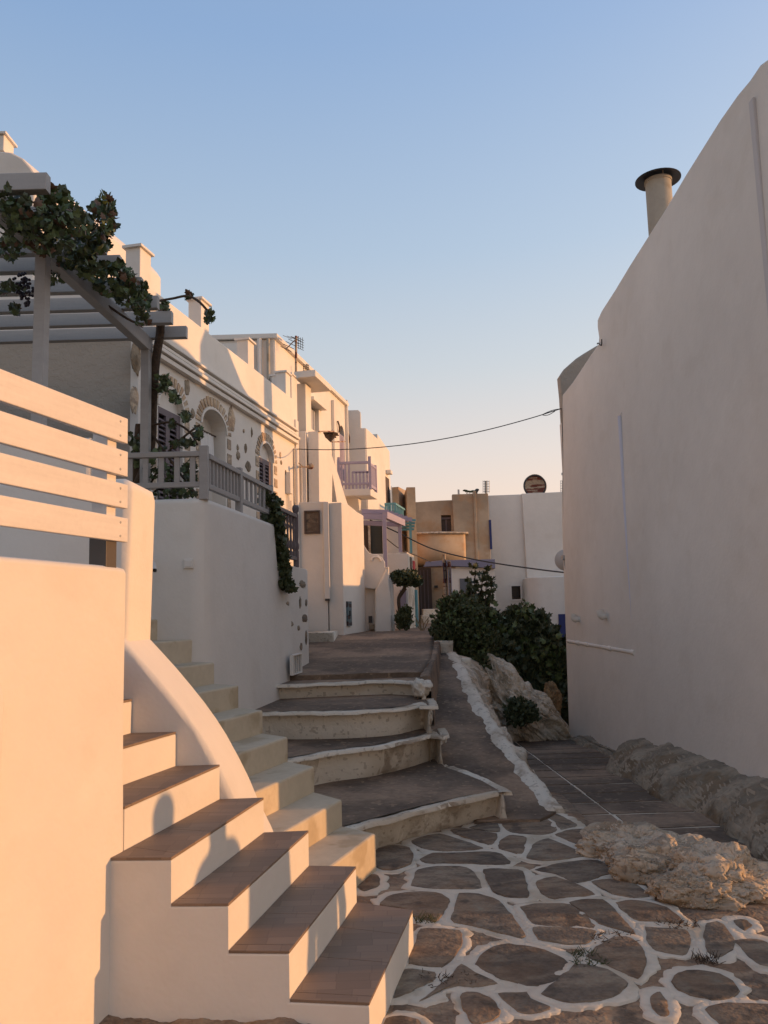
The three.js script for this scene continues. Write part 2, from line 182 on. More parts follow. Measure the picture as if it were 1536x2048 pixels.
// ------------------------------------------------------------------ ground, lanes, plaza
const pathY = (d) => d < 8.8 ? .9 : d < 14 ? .9 + .063 * (d - 8.8) : Math.min(1.30, 1.2276 + .0045 * (d - 14));
const laneY = (d) => d < 6.3 ? -.02 : -.02 - .058 * (d - 6.3);
const rampY = (d) => .02 + .176 * Math.max(0, d - 6.7);
const onF = (u, v, fn) => { const r = ray(u, v); let a = 1, b = 60; for (let i = 0; i < 50; i++) { const m = (a + b) / 2; if (EYE + r[1] / r[2] * m > fn(m)) a = m; else b = m; } return at(u, v, a); };   // where a bearing meets sloping ground
{
  const g = struct('ground');
  const p = new THREE.CircleGeometry(420, 48); p.rotateX(-Math.PI / 2); p.translate(0, -.62, -20); part(g, 'earth', p, mat.earth);
}
const plaza = struct('plaza');
{
  const rows = []; for (let i = 0; i <= 70; i++) { const d = -1.5 + i * .125; const r = []; for (let j = 0; j <= 60; j++) { const x = -2.6 + j * .095; const fall = Math.max(0, x - 2.4); r.push(V(x, -.005 + .009 * fbm3(x * 2.6, 2, d * 2.6, 5) - .25 * fall * fall - .14 * sm(1.45, 1.6, x) * sm(5.3, 5.6, d), d)); } rows.push(r); }
  part(plaza, 'rubble_bed', sheet(rows.map(r => r.slice().reverse()).reverse(), .55), mat.rubble);
  const A = (a) => a.map(([x, y]) => [1000 + x * .34896, 1420 + y * .34896]), B = (a) => a.map(([x, y]) => [560 + x * .35156, 1600 + y * .35156]);
  const stones = [
    B([[545, 290], [640, 262], [730, 275], [755, 320], [735, 365], [660, 395], [590, 395], [548, 375]]),
    B([[755, 235], [840, 205], [920, 195], [1010, 225], [1150, 275], [1050, 288], [900, 290], [800, 268]]),
    B([[870, 305], [1000, 305], [1180, 297], [1255, 308], [1300, 355], [1250, 368], [1050, 362], [850, 360], [805, 340]]),
    B([[975, 175], [1050, 168], [1225, 195], [1225, 225], [1195, 255], [1100, 230], [1010, 200]]),
    B([[1080, 160], [1160, 138], [1225, 120], [1250, 180], [1170, 178]]),
    B([[1255, 235], [1310, 205], [1395, 215], [1390, 270], [1370, 310], [1300, 290], [1245, 275]]),
    B([[790, 400], [900, 380], [1050, 385], [1105, 420], [1140, 500], [1000, 505], [850, 500], [755, 485]]),
    B([[1165, 400], [1280, 400], [1380, 410], [1410, 550], [1300, 550], [1210, 520]]),
    B([[640, 545], [780, 530], [900, 535], [960, 570], [935, 630], [890, 690], [760, 660], [700, 620], [570, 600]]),
    B([[1025, 540], [1130, 545], [1240, 580], [1340, 690], [1385, 785], [1250, 755], [1100, 715], [985, 690], [1000, 620]]),
    B([[800, 740], [920, 740], [1020, 750], [1035, 800], [1000, 880], [920, 950], [740, 930], [770, 830]]),
    B([[705, 970], [800, 975], [880, 985], [870, 1030], [760, 1080], [655, 1125]]),
    B([[1115, 935], [1190, 850], [1300, 820], [1480, 850], [1600, 900], [1640, 950], [1560, 1030], [1430, 1060], [1250, 1010]]),
    B([[1035, 1110], [1110, 1105], [1180, 1130], [1255, 1200], [1210, 1250], [1100, 1270], [1050, 1200]]),
    B([[1250, 1110], [1400, 1100], [1430, 1140], [1536, 1190], [1450, 1215], [1350, 1205]]),
    B([[610, 1250], [700, 1235], [790, 1260], [800, 1310], [600, 1310]]),
    B([[1030, 940], [1100, 985], [1230, 1045], [1100, 1068], [1000, 1060], [920, 1080], [790, 1150], [960, 1020]]),
    B([[440, 490], [520, 430], [560, 440], [560, 490], [480, 520]]),
    A([[15, 650], [70, 615], [190, 588], [250, 615], [310, 660], [320, 695], [240, 715], [90, 705], [40, 690]]),
    A([[255, 590], [330, 600], [440, 660], [350, 690], [320, 650], [280, 620]]),
    A([[320, 715], [400, 690], [490, 685], [550, 730], [510, 785], [450, 775], [380, 745]]),
    A([[160, 850], [200, 770], [270, 740], [390, 790], [490, 835], [370, 855], [260, 865]]),
    A([[215, 920], [330, 885], [480, 865], [570, 870], [690, 930], [600, 945], [520, 980], [430, 990], [330, 945]]),
    A([[215, 985], [320, 960], [430, 1000], [540, 1060], [400, 1075], [300, 1085], [235, 1045]]),
    A([[530, 990], [620, 975], [720, 985], [800, 1020], [850, 1070], [760, 1080], [640, 1055]]),
    A([[125, 1130], [250, 1115], [380, 1115], [470, 1160], [540, 1250], [380, 1245], [200, 1230]]),
    A([[200, 1255], [380, 1255], [540, 1270], [500, 1340], [400, 1345], [230, 1320]]),
    A([[405, 1110], [520, 1090], [600, 1100], [680, 1180], [770, 1285], [680, 1260], [560, 1225], [480, 1160]]),
    A([[670, 1110], [760, 1095], [870, 1110], [960, 1140], [1050, 1220], [900, 1215], [780, 1205], [700, 1150]]),
    A([[840, 1250], [930, 1255], [1070, 1265], [1090, 1320], [1060, 1410], [960, 1395], [880, 1375], [850, 1330]]),
    A([[600, 1340], [650, 1310], [740, 1310], [820, 1370], [830, 1450], [790, 1540], [620, 1470], [500, 1410]]),
    A([[240, 1630], [350, 1540], [440, 1465], [600, 1490], [700, 1540], [730, 1580], [640, 1650], [540, 1670], [400, 1680]]),
    A([[985, 1560], [1030, 1515], [1130, 1500], [1250, 1520], [1340, 1570], [1370, 1620], [1320, 1655], [1220, 1665], [1100, 1640], [1020, 1605]]),
    A([[870, 1650], [910, 1625], [960, 1680], [970, 1740], [930, 1760], [870, 1720]]),
    A([[1355, 1330], [1440, 1320], [1536, 1340], [1600, 1480], [1480, 1460], [1400, 1390]]),
    A([[1180, 1720], [1260, 1695], [1440, 1690], [1600, 1700], [1640, 1830], [1300, 1830]]),
    A([[1190, 1230], [1260, 1220], [1330, 1300], [1340, 1370], [1250, 1420], [1190, 1390], [1170, 1290]]),
    A([[1345, 1215], [1400, 1208], [1450, 1240], [1400, 1268], [1360, 1245]]),
    A([[540, 685], [600, 675], [640, 690], [610, 720], [560, 715]]),
  ];
  stones.forEach((q, i) => {
    let c = q.map(([u, v]) => onY(u, v, 0)).map(p => [p.x, -p.z]); const mx = c.reduce((a, p) => a + p[0], 0) / c.length, md = c.reduce((a, p) => a + p[1], 0) / c.length;
    const pts = c.map(([x, d]) => new THREE.Vector3(mx + (x - mx) * 1.05, 0, md + (d - md) * 1.05)), cur = new THREE.CatmullRomCurve3(pts, true, 'catmullrom', .22).getSpacedPoints(30).slice(0, 30);
    const out = cur.map(p => [p.x + .018 * fbm3(p.x * 14, i, p.z * 14, 3), p.z + .018 * fbm3(p.x * 14, i + 9, p.z * 14, 3)]), ar = THREE.ShapeUtils.area(out.map(p => new THREE.Vector2(...p)));
    if (ar < 0) out.reverse();
    const top = .004 + .005 * hash(i, 2, 5), rings = [[1.01, -.02], [1, top - .005], [.975, top], [.6, top + .002], [.25, top + .003]], n = out.length, P = [], ix = [];
    const tx = (hash(i, 1, 3) - .5) * .008, td = (hash(i, 4, 3) - .5) * .008;
    rings.forEach(([k, y], r) => out.forEach(([x, d]) => { const X = mx + (x - mx) * k, D = md + (d - md) * k; P.push(X, y + (r > 1 ?   .006 * fbm3(X * 7, i * 3.1, D * 7, 4) : 0) + (r > 0 ? (X - mx) * tx + (D - md) * td : 0), -D); }));
    for (let r = 0; r < rings.length - 1; r++) for (let k = 0; k < n; k++) { const a = r * n + k, b = r * n + (k + 1) % n; ix.push(a, b, a + n, b, b + n, a + n); }
    const cc = P.length / 3; P.push(mx, top + .003, -md); for (let k = 0; k < n; k++) ix.push((rings.length - 1) * n + k, (rings.length - 1) * n + (k + 1) % n, cc);
    const g = new THREE.BufferGeometry(); g.setAttribute('position', new THREE.Float32BufferAttribute(P, 3)); g.setIndex(ix); g.computeVertexNormals();
    const fs = part(plaza, 'flagstone', g, [mat.stoneBrown, mat.stoneGrey, mat.stoneDark, mat.stoneBrown, mat.stoneGrey][i % 5]);
    // the limewashed joint round this stone
    const m2 = out.length * 2, fine = []; for (let k = 0; k < m2; k++) { const a = out[k >> 1], b = out[((k >> 1) + 1) % n], c = out[((k >> 1) + n - 1) % n], e = k & 1 ? [(a[0] + b[0]) / 2, (a[1] + b[1]) / 2] : a, tn = k & 1 ? [b[0] - a[0], b[1] - a[1]] : [b[0] - c[0], b[1] - c[1]], l = Math.hypot(...tn) || 1; fine.push([e, [tn[1] / l, -tn[0] / l]]); }
    const JP = [], jx = [], wd = .042 + .016 * hash(i, 7, 2); [-.012, 0, .45, 1, 1.08].forEach((k, r) => fine.forEach(([[x, d], [nx, nd]]) => { const f = r < 2 ? k * (r ? 1 : 1) : wd * k * (1 + 1.5 * fbm3(x * 11, i, d * 11, 5)), o = r === 0 ? -.012 : r === 1 ? .004 : f; JP.push(x + nx * o, [-.004, .0, .001, .0005, -.012][r] + .00011 * i + .0025 * fbm3(x * 20, 5, d * 20, 3), -(d + nd * o)); }));
    for (let r = 0; r < 4; r++) for (let k = 0; k < m2; k++) { const a = r * m2 + k, b = r * m2 + (k + 1) % m2; jx.push(a, a + m2, b, b, a + m2, b + m2); }
    const jg = new THREE.BufferGeometry(); jg.setAttribute('position', new THREE.Float32BufferAttribute(JP, 3)); jg.setIndex(jx); jg.computeVertexNormals(); part(fs, 'painted_joint', jg, mat.joint);
  });
}
{ // upper lane
  const g = struct('upper_lane'), rows = [];
  const left = [-2.2, -2.2, -2.0, -2, -2, -2, -2, -2], ds = [9.08, 9.4, 10, 11, 12.5, 14, 18, 27];
  ds.forEach((d, i) => { const y = pathY(d), R = i < 6 ? [.375, .44, .52, .6, .72, .83][i] : [1.05, 2.6][i - 6]; const r = []; for (let j = 0; j <= 30; j++) { const x = left[i] + (R - left[i]) * j / 30; r.push(V(x, y + .02 * fbm3(x * 1.5, 5, d * .8), d)); } rows.push(r); });
  const fine = []; for (let i = 0; i < rows.length - 1; i++) { const n = i < 5 ? 6 : 4; for (let k = 0; k < n; k++) fine.push(rows[i].map((p, j) => { const q = p.clone().lerp(rows[i + 1][j], k / n); q.y += .012 * fbm3(q.x * 3, 1, q.z * 3); return q; })); } fine.push(rows[rows.length - 1]);
  part(g, 'paving', sheet(fine, 1.7), mat.concrete);
}
const stairs = struct('wide_stairs');
{ // the wide steps up to the lane: levels, front edges and where the edge bends back at the ramp
  const L = [.21, .47, .72, .87], E = [
    [[560, 1693], [640, 1667], [690, 1652], [770, 1631], [850, 1610], [940, 1590], [1000, 1580], [1007, 1586]],
    [[540, 1520], [578, 1515], [663, 1500], [747, 1490], [825, 1474], [868, 1462], [880, 1470]],
    [[500, 1424], [526, 1423], [630, 1422], [728, 1419], [800, 1413], [845, 1404], [858, 1412]],
    [[540, 1369], [575, 1368], [663, 1364], [777, 1360], [832, 1362], [848, 1368]]];
  E.forEach((e, i) => {
    const pts = e.map(([u, v]) => onY(u, v, L[i])), y0 = i ? L[i - 1] : 0, h = L[i] - y0;
    const prof = [[.085, -.03], [.08, -.002], [.05, .002], [0.012, .0], [-.001, -.012], [-.008, -h * .35], [-.014, -h * .7], [-.03, -h * 1.0], [-.05, -h - .05]];
    const side = [[[965, 1562], [928, 1547], [890, 1534]], [[874, 1456]], [[852, 1396]], [[846, 1361]]][i].map(([u, v]) => onY(u, v, L[i]));
    const line = [...pts, ...side];
    part(stairs, 'riser', smooth(ridge(line, prof, .009, 5.5, i * 7.7, .04)), mat.wash);
    // tread: from the edge back to under the next riser
    const far = i < 3 ? E[i + 1].map(([u, v]) => onY(u, v, L[i + 1])) : [V(-1.6, 0, 9.1), V(.42, 0, 9.1)];
    const poly = [...line.map(p => [p.x - .0, -p.z + .028]), ...far.slice().reverse().map(p => [p.x - (i < 3 ? 0 : 0), -p.z + .12])];
    const sh = new THREE.Shape(poly.map(p => new THREE.Vector2(...p))); const g = new THREE.ShapeGeometry(sh); g.rotateX(-Math.PI / 2); g.translate(0, L[i] - .004, 0);
    part(stairs, 'tread', g, mat.concrete);
    const body = prism(poly.map(([x, d]) => [x, d + .02]), -.5, L[i] - .03); part(stairs, 'core', body, mat.wash);
  });
}
[[876, 1482, .30, .13, .16, .16], [884, 1515, .16, .12, .12, .14], [856, 1425, .55, .10, .14, .16], [848, 1382, .74, .07, .1, .12], [850, 1368, .86, .09, .1, .16], [893, 1535, .17, .1, .06, .12]].forEach(([u, v, y, a, b, c], i) => part(stairs, 'rubble_end', rockGeo(onY(u, v, y).add(V(-.05, -.04, .04)), a, b, c, i * 5 + 2, .3, 4, 1.8), mat.wash));
{ // ramp beside the steps, with its limewashed kerb
  const g = struct('ramp'), rows = [];
  const R = [[1080, 1640], [1112, 1622], [1080, 1578], [1042, 1533], [1008, 1488], [975, 1440], [948, 1392], [925, 1345], [905, 1306]].map(([u, v]) => onF(u, v, rampY));
  const Lx = [.86, .88, .72, .52, .48, .47, .52, .6, .72];
  const nr = 40, rc = new THREE.CatmullRomCurve3(R), lc = new THREE.CatmullRomCurve3(R.map((p, i) => new THREE.Vector3(Lx[i] - .25, p.y, p.z)));
  for (let i = 0; i <= nr; i++) { const a = lc.getPoint(i / nr), b = rc.getPoint(i / nr), r = []; for (let j = 0; j <= 12; j++) { const p = a.clone().lerp(b, j / 12); p.y += .014 * fbm3(p.x * 3, 3, p.z * 3); r.push(p); } rows.push(r); }
  part(g, 'paving', sheet(rows, 1.4), mat.concrete);
  const k = thing('limewashed_kerb', 'rough limewashed kerb along the right edge of the ramp', 'kerb', R[1].clone());
  part(k, 'edge', smooth(ridge(R.slice(1), [[-.075, -.03], [-.055, .016], [.0, .026], [.06, .014], [.14, -.03], [.24, -.10], [.34, -.24], [.42, -.5]].map(([o, h]) => [-o, h]),   .026, 3.6, 4, .05)), mat.wash);
  // the bank between the ramp and the lower lane: limewashed bedrock
  const foot = [[1118, 1632], [1090, 1592], [1060, 1555], [1030, 1520], [1005, 1488], [985, 1466], [1000, 1455], [1040, 1448], [1095, 1446]].map(([u, v]) => onF(u, v, laneY));
  const b = struct('bedrock_bank'), br = []; for (let i = 0; i <= 60; i++) { const t = i / 60, a = rc.getPoint(.1 + .9 * t), f = new THREE.CatmullRomCurve3(foot).getPoint(t), r = []; a.x += .06; a.y -= .03; for (let j = 0; j <= 22; j++) { const s = j / 22, p = a.clone().lerp(f, s); p.y += (a.y - f.y) * .22 * Math.sin(Math.PI * s); const n = .13 * Math.sin(Math.PI * Math.min(1, s * 1.15)); p.x += n * 2 * fbm3(p.x * 2.6, p.y * 2.6, p.z * 2.6, 5); p.y += n * 1.6 * fbm3(p.x * 2.6 + 9, p.y * 2.6, p.z * 2.6, 5); r.push(p); } br.push(r); }
  part(b, 'rock_face', smooth(sheet(br)), mat.rockWhite);
}
{ // lower lane along the right-hand house
  const g = struct('lower_lane'), rows = []; for (let i = 0; i <= 50; i++) { const d = 4.6 + i * .22, x0 = d < 8 ? .95 + .05 * (d - 5.6) : .95, r = []; for (let j = 0; j <= 16; j++) { const x = x0 + (3.1 - x0) * j / 16; r.push(V(x, laneY(d) - .012 + .008 * fbm3(x * 3, 7, d * 3), d)); } rows.push(r); }
  part(g, 'joints', sheet(rows, .5), mat.joint);
  const cols = [[1.22, 1.716], [1.731, 2.62]]; let k = 0;
  for (let i = 0; i < 16; i++) for (const [c0, c1] of cols) { const d0 = 5.1 + i * .5 + .02 * hash(i, 3, 4), d1 = d0 + .468; if (c0 < 1.5 && d0 < 5.9) continue; const sh = (d) => .02 * (d - 6); const x0 = c0 + sh(d0) + .02 * hash(i, k, 1), x1 = c1 + sh(d0); k++;
    const poly = [[x0, d0], [x1, d0 + .02], [x1 + .01, d1], [x0 + .01, d1 - .01]], s = prism(poly, -.03, .0, .004); const p = s.attributes.position; for (let q = 0; q < p.count; q++) p.setY(q, p.getY(q) + laneY(-p.getZ(q)) - .003); s.computeVertexNormals(); part(g, 'slab', s, mat.lane); }
}

// ------------------------------------------------------------------ the near house on the left: wall, tiled stair, curved balustrade, slat fence
{
  const O = new Plane(-1.077, 3.34, 15), top = 1.815;
  const w = thing('near_house_wall', 'tall smooth white wall beside the tiled stair, below the slat fence', 'wall', O.pt(-1, -.05, -.2));
  const g = slab(O, [[-4.2, -.3], [.0, -.3], [.012, .6], [-.0, 1.2], [.006, top - .025], [-.012, top - .004], [-.05, top], [-4.2, top + .03]], -.3, 0, .025);
  part(w, 'wall_face', smooth(g), mat.white);
  part(w, 'buttress', smooth(slab(O, [[-1.4, -.3], [-.82, -.3], [-.80, .3], [-.775, 1.0], [-.76, 1.35], [-.80, 1.46], [-.95, 1.52], [-1.4, 1.54]], -.05, .07, .03)), mat.white);
  // slat fence
  const f = thing('slat_fence', 'white horizontal board fence on top of the near left wall', 'fence', O.pt(-1, top, .0)), F = O.moved(.0);
  [[838, 888], [904, 954], [970, 1018], [1037, 1085]].forEach(([v0, v1]) => { const a = F.y(251, v0), b = F.y(251, v1), e = F.s(251, (v0 + v1) / 2), m = part(f, 'board', box(F, -4.1, e, b, a, -.012, .012, .003), mat.fence);
    for (const k of [.22, .78]) { const q = F.pt(e - .055, b + (a - b) * k, .011); part(m, 'screw', cyl(q, q.clone().add(new THREE.Vector3(F.n[0], 0, -F.n[1]).multiplyScalar(.003)), .006, .005, 8), mat.metalGrey); } });
  for (const sp of [F.s(229, 980), F.s(229, 980) - 1.25, F.s(229, 980) - 2.5]) { const p = part(f, 'post', box(F, sp - .032, sp + .032, 1.83 + .1, 2.425, -.085, -.014, .003), mat.fence); part(p, 'post_foot', box(F, sp - .036, sp + .036, 1.80, 1.93, -.09, -.010, .002), mat.baseMetal, { label: 'dark metal post foot' }); }
  // tiled stair
  const st = thing('tiled_stair', 'white stair with brown tiled treads climbing left behind the near wall', 'stair', V(-.5, 0, 3.7)), RI = .17;
  const near = [[-.106, 3.155], [-.4046, 3.2], [-.6375, 3.22], [-.8606, 3.235], [-1.079, 3.345], [-1.33, 3.4], [-1.55, 3.4], [-1.78, 3.4], [-2.0, 3.4], [-2.23, 3.4]], far = [[.084, 4.064], [-.19, 4.19], [-.4287, 4.225], [-.653, 4.213], [-.8745, 4.205], [-1.098, 4.2], [-1.325, 4.2], [-1.55, 4.2], [-1.78, 4.2], [-2.0, 4.2]];
  for (let k = 0; k < 9; k++) {
    const y = RI * (k + 1), P = [near[k], far[k], far[k + 1], near[k + 1]].map(p => [...p]); P[2][1] += .0; const back = .002; P[2][0] += back; P[3][0] += back;
    const sgm = part(st, 'step', prism([P[0], P[1], [P[2][0] - .01, P[2][1]], [P[3][0] - .01, P[3][1]], ...(k === 3 ? [[-1.11, 3.252]] : [])], -.25, y - .011, .007), mat.white);
    // tiles on the tread: three wide ones and a narrow strip at the front
    const cuts = [0, .055, .37, .685, 1], L = (t, s) => { const a = [near[k][0] + (far[k][0] - near[k][0]) * t, near[k][1] + (far[k][1] - near[k][1]) * t], b = [near[k + 1][0] + (far[k + 1][0] - near[k + 1][0]) * t, near[k + 1][1] + (far[k + 1][1] - near[k + 1][1]) * t]; return [a[0] + (b[0] - a[0]) * s, a[1] + (b[1] - a[1]) * s]; };
    if (k < 8) for (let c = 0; c < 4; c++) { const e = .0015, t0 = cuts[c] + (c ? e : -.000), t1 = cuts[c + 1] - (c < 3 ? e : 0); part(sgm, 'tread_tile', prism([L(t0, -.004), L(t1, -.004), L(t1, .992), L(t0, .992), ...(k === 3 && c === 0 ? [[-1.108, 3.252]] : [])], y - .0105, y, .0012), mat.tile); }
  }
  // curved balustrade: same profile at the stair side and the far side
  const bal = thing('curved_balustrade', 'thick white curved balustrade sweeping down behind the tiled stair', 'balustrade', V(-1, .2, 4.45));
  const pr = [[257, 1234], [291, 1265], [326, 1303], [356, 1336], [386, 1372], [410, 1402], [434, 1435], [455, 1468], [479, 1512], [500, 1554], [516, 1593], [544, 1650]].map(([u, v]) => at(u, v, 4.68)).map(p => [p.x, p.y]);
  const end = pr[pr.length - 1], sh = [[-2.6, -.2], [end[0] + .02, -.2], [end[0] + .02, end[1] - .05], ...pr.reverse(), [-2.6, pr[pr.length - 1][1] + .25]];
  part(bal, 'balustrade_wall', smooth(slab(ZP(4.68), sh, 0, .472, .03)), mat.white);
  const pl = thing('balustrade_pier', 'rounded white pier at the head of the curved balustrade', 'pier', V(-1.6, 1.2, 4.4));
  part(pl, 'pier_body', smooth(slab(ZP(4.7), [[-2.9, .9], [-1.385, .9], [-1.365, 1.5], [-1.345, 2.28], [-1.36, 2.335], [-1.40, 2.355], [-2.9, 2.36]], 0, .46, .045)), mat.white);
  const pw = thing('landing_wall', 'shaded white wall on the landing seen between the fence boards', 'wall', V(-3, 1.4, 5.2)); part(pw, 'wall_face', bx(-5, -1.9, .6, 2.78, 5.1, 5.35, .02), mat.white);
  const fl = struct('landing'); part(fl, 'floor', bx(-6, -1.42, 1.2, 1.42, 3.3, 4.25), mat.tile);
}
// ------------------------------------------------------------------ plain concrete stair behind it
const tanEnds = [[-.11, 5.22], [-.33, 5.42], [-.53, 5.66], [-.735, 5.87], [-.945, 6.08], [-1.16, 6.28], [-1.385, 6.46], [-1.59, 6.6], [-1.82, 6.75], [-2.05, 6.9]], tanY = [.225, .392, .562, .732, .90, 1.07, 1.238, 1.42, 1.59];
{
  const st = thing('concrete_stair', 'plain tan concrete stair between the curved balustrade and terrace wall', 'stair', V(-1, 0, 5.4)), nd = [.345, .94];
  const nearOf = ([x, d]) => { const k = (d - 4.5) / nd[1]; return [x - nd[0] * k, 4.5]; };
  for (let k = 0; k < 9; k++) { const a = tanEnds[k], b = tanEnds[k + 1], na = nearOf(a), nb = nearOf(b);
    part(st, 'step', prism([na, a, [b[0] - .012, b[1] + .01], [nb[0] - .012, nb[1]]], -.3, tanY[k], .014), mat.tan); }
  const l = tanEnds[9], ln = nearOf(l); part(st, 'landing_slab', prism([ln, l, [-6, 7.2], [-6, 4.72]], .8, 1.72, .01), mat.tan);
}
// ------------------------------------------------------------------ terrace: wall, floor, railings
const T = new Plane(-1.47, 6.6, 7.5), terrTop = 2.585;
{
  const w = thing('terrace_wall', 'shaded white terrace retaining wall with a rounded corner behind the stairs', 'wall', V(-1.6, 0, 7.2));
  // plan outline with a rounded corner; the foot spreads a little
  const plan = (o) => { const p = [[-3.6, 6.62 - o]]; for (let i = 0; i <= 10; i++) { const a = -Math.PI / 2 + (Math.PI / 2 + .0) * i / 10, r = .16; p.push([-1.62 + (r + o) * Math.cos(a) , 6.76 + (r + o) * Math.sin(a)]); } for (let i = 1; i <= 24; i++) { const q = T.pt(.16 + 2.55 * i / 24, 0, o); p.push([q.x, -q.z]); } return p; };
  const lv = [[-.4, .10], [.3, .07], [.75, .05], [1.0, .03], [1.4, .012], [1.9, .0], [2.35, .0], [terrTop - .05, -.002], [terrTop - .012, -.012], [terrTop, -.04], [terrTop, -.16], [terrTop - .03, -.22], [1.75, -.22]];
  const endS = 2.0;                                            // beyond this the wall steps down to the lower parapet
  const rows = lv.map(([y, o]) => plan(o).map(([x, d], i, a) => { const far = i > 11 + 24 * (endS / 2.55) ? 1 : 0; const yy = far ? Math.min(y, 2.12 + (y > 2 ? (y - 2.1) * .02 : 0)) : y; return V(x + .012 * fbm3(x * 2, y * 2, d * 2), yy, d + .012 * fbm3(x * 2, y * 2 + 5, d * 2)); }));
  part(w, 'wall_face', smooth(sheet(rows)), mat.white);
  part(w, 'end_face', bx(-1.75, T.pt(2.7, 0, 0).x - .015, -.3, 2.12, 9.15, 9.35), mat.white);
  const sw = part(w, 'switch_plate', box(ZP(6.6), at(368, 1127, 6.6).x, at(388, 1127, 6.6).x, at(378, 1137, 6.6).y, at(378, 1118, 6.6).y, .0, .022, .004), mat.whiteSmooth); part(sw, 'cover', box(ZP(6.6), at(371, 1127, 6.6).x, at(385, 1127, 6.6).x, at(378, 1134, 6.6).y, at(378, 1121, 6.6).y, .022, .028, .002), mat.whiteSmooth);
  const dp = [at(280, 1108, 6.58), at(298, 1118, 6.5), at(308, 1132, 6.38), at(309, 1141, 6.33)]; part(w, 'drain_spout', [tube(dp, .02, 10)], mat.whiteSmooth); part(w, 'spout_mouth', cyl(dp[3], dp[3].clone().add(V(0, -.002, 0).setZ(.002)), .013, .013, 10), mat.metalDark);
  const fl = struct('terrace'); part(fl, 'floor', prism([[-3.6, 6.8], [-1.68, 6.8], [-1.45, 9.2], [-1.45, 10.9], [-1.7, 14.2], [-6, 14.2], [-6, 6.9]], -.4, 1.77), mat.concrete);
  // exposed-stone parapet beyond
  const sp = thing('stone_parapet', 'limewashed low wall with bare stones showing, below the brown railing', 'wall', T.pt(3.4, .5, 0)), s0 = 2.66, s1 = T.s(616, 1200), tp = T.y(590, 1134);
  part(sp, 'parapet_wall', smooth(slab(T, [[s0, -.2], [s1 + .03, -.2], [s1 + .01, .9], [s1, tp - .02], [s1 - .03, tp], [s0, tp + .01]], -.25, .0, .012)), mat.white);
  for (const [u, v, w_, h_] of [[575, 1207, 9, 12], [600, 1205, 4, 24], [612, 1206, 4, 15], [605, 1168, 13, 16], [609, 1237, 10, 17], [582, 1248, 9, 11], [597, 1256, 5, 10], [612, 1276, 4, 30], [602, 1293, 5, 14]]) { const [s, y] = T.px(u, v), sw2 = (T.s(u + w_ / 2, v) - T.s(u - w_ / 2, v)) / 2, sh2 = h_ / 2 * .0061; const g = rockGeo(new THREE.Vector3(0, 0, 0), sw2, sh2, .012, u, .35, 3, 1.3); g.applyMatrix4(frameMatrix(T, .0)); const q = T.pt(s, y, 0), z = T.pt(0, 0, 0); g.translate(q.x - z.x, q.y - z.y, q.z - z.z); part(sp, 'bare_stone', g, v > 1290 || u > 608 ? mat.stoneGrey : mat.stoneWall); }
  // small vent grille in the corner
  const gv = thing('vent_grille', 'small white barred vent at the foot of the terrace wall', 'vent', T.pt(2.62, .9, .05)), gs0 = T.s(567, 1325), gs1 = T.s(584, 1325), gy0 = T.y(575, 1346), gy1 = T.y(575, 1311), G = T.moved(.105);
  part(gv, 'recess', box(G, gs0, gs1, gy0, gy1, -.03, -.012), mat.metalDark); part(gv, 'frame', slab(G, rect(gs0 - .02, gs1 + .02, gy0 - .015, gy1 + .015), -.03, .012, .003, [rect(gs0, gs1, gy0, gy1)]), mat.white); for (let i = 1; i < 4; i++) part(gv, 'bar', box(G, gs0 + (gs1 - gs0) * i / 4 - .008, gs0 + (gs1 - gs0) * i / 4 + .008, gy0, gy1, -.012, .004), mat.white);
}
function railing(t, P, s0, s1, yb, yt, n, m, o = {}) {
  const w = o.w ?? .035, o0 = -.06; part(t, 'top_rail', box(P, s0, s1, yt - .045, yt, o0 - .03, o0 + .03, .005), m); part(t, 'bottom_rail', box(P, s0, s1, yb, yb + .045, o0 - .022, o0 + .022, .004), m);
  for (let i = 0; i < n; i++) { const s = s0 + (s1 - s0) * (i + .5) / n; if (o.turned) { const a = P.pt(s, yb + .045, o0), h = yt - yb - .09, pr = [[.018, 0], [.018, .12], [.012, .14], [.02, .2], [.022, .3], [.014, .42], [.012, .55], [.016, .68], [.022, .74], [.014, .78], [.018, .82], [.018, 1]].map(([r, y]) => new THREE.Vector2(r, y * h)); const g = new THREE.LatheGeometry(pr, 8); g.translate(a.x, a.y, a.z); part(t, 'baluster', g, m); } else part(t, 'baluster', box(P, s - w / 2, s + w / 2, yb + .045, yt - .045, o0 - .012, o0 + .012, .003), m); }
}
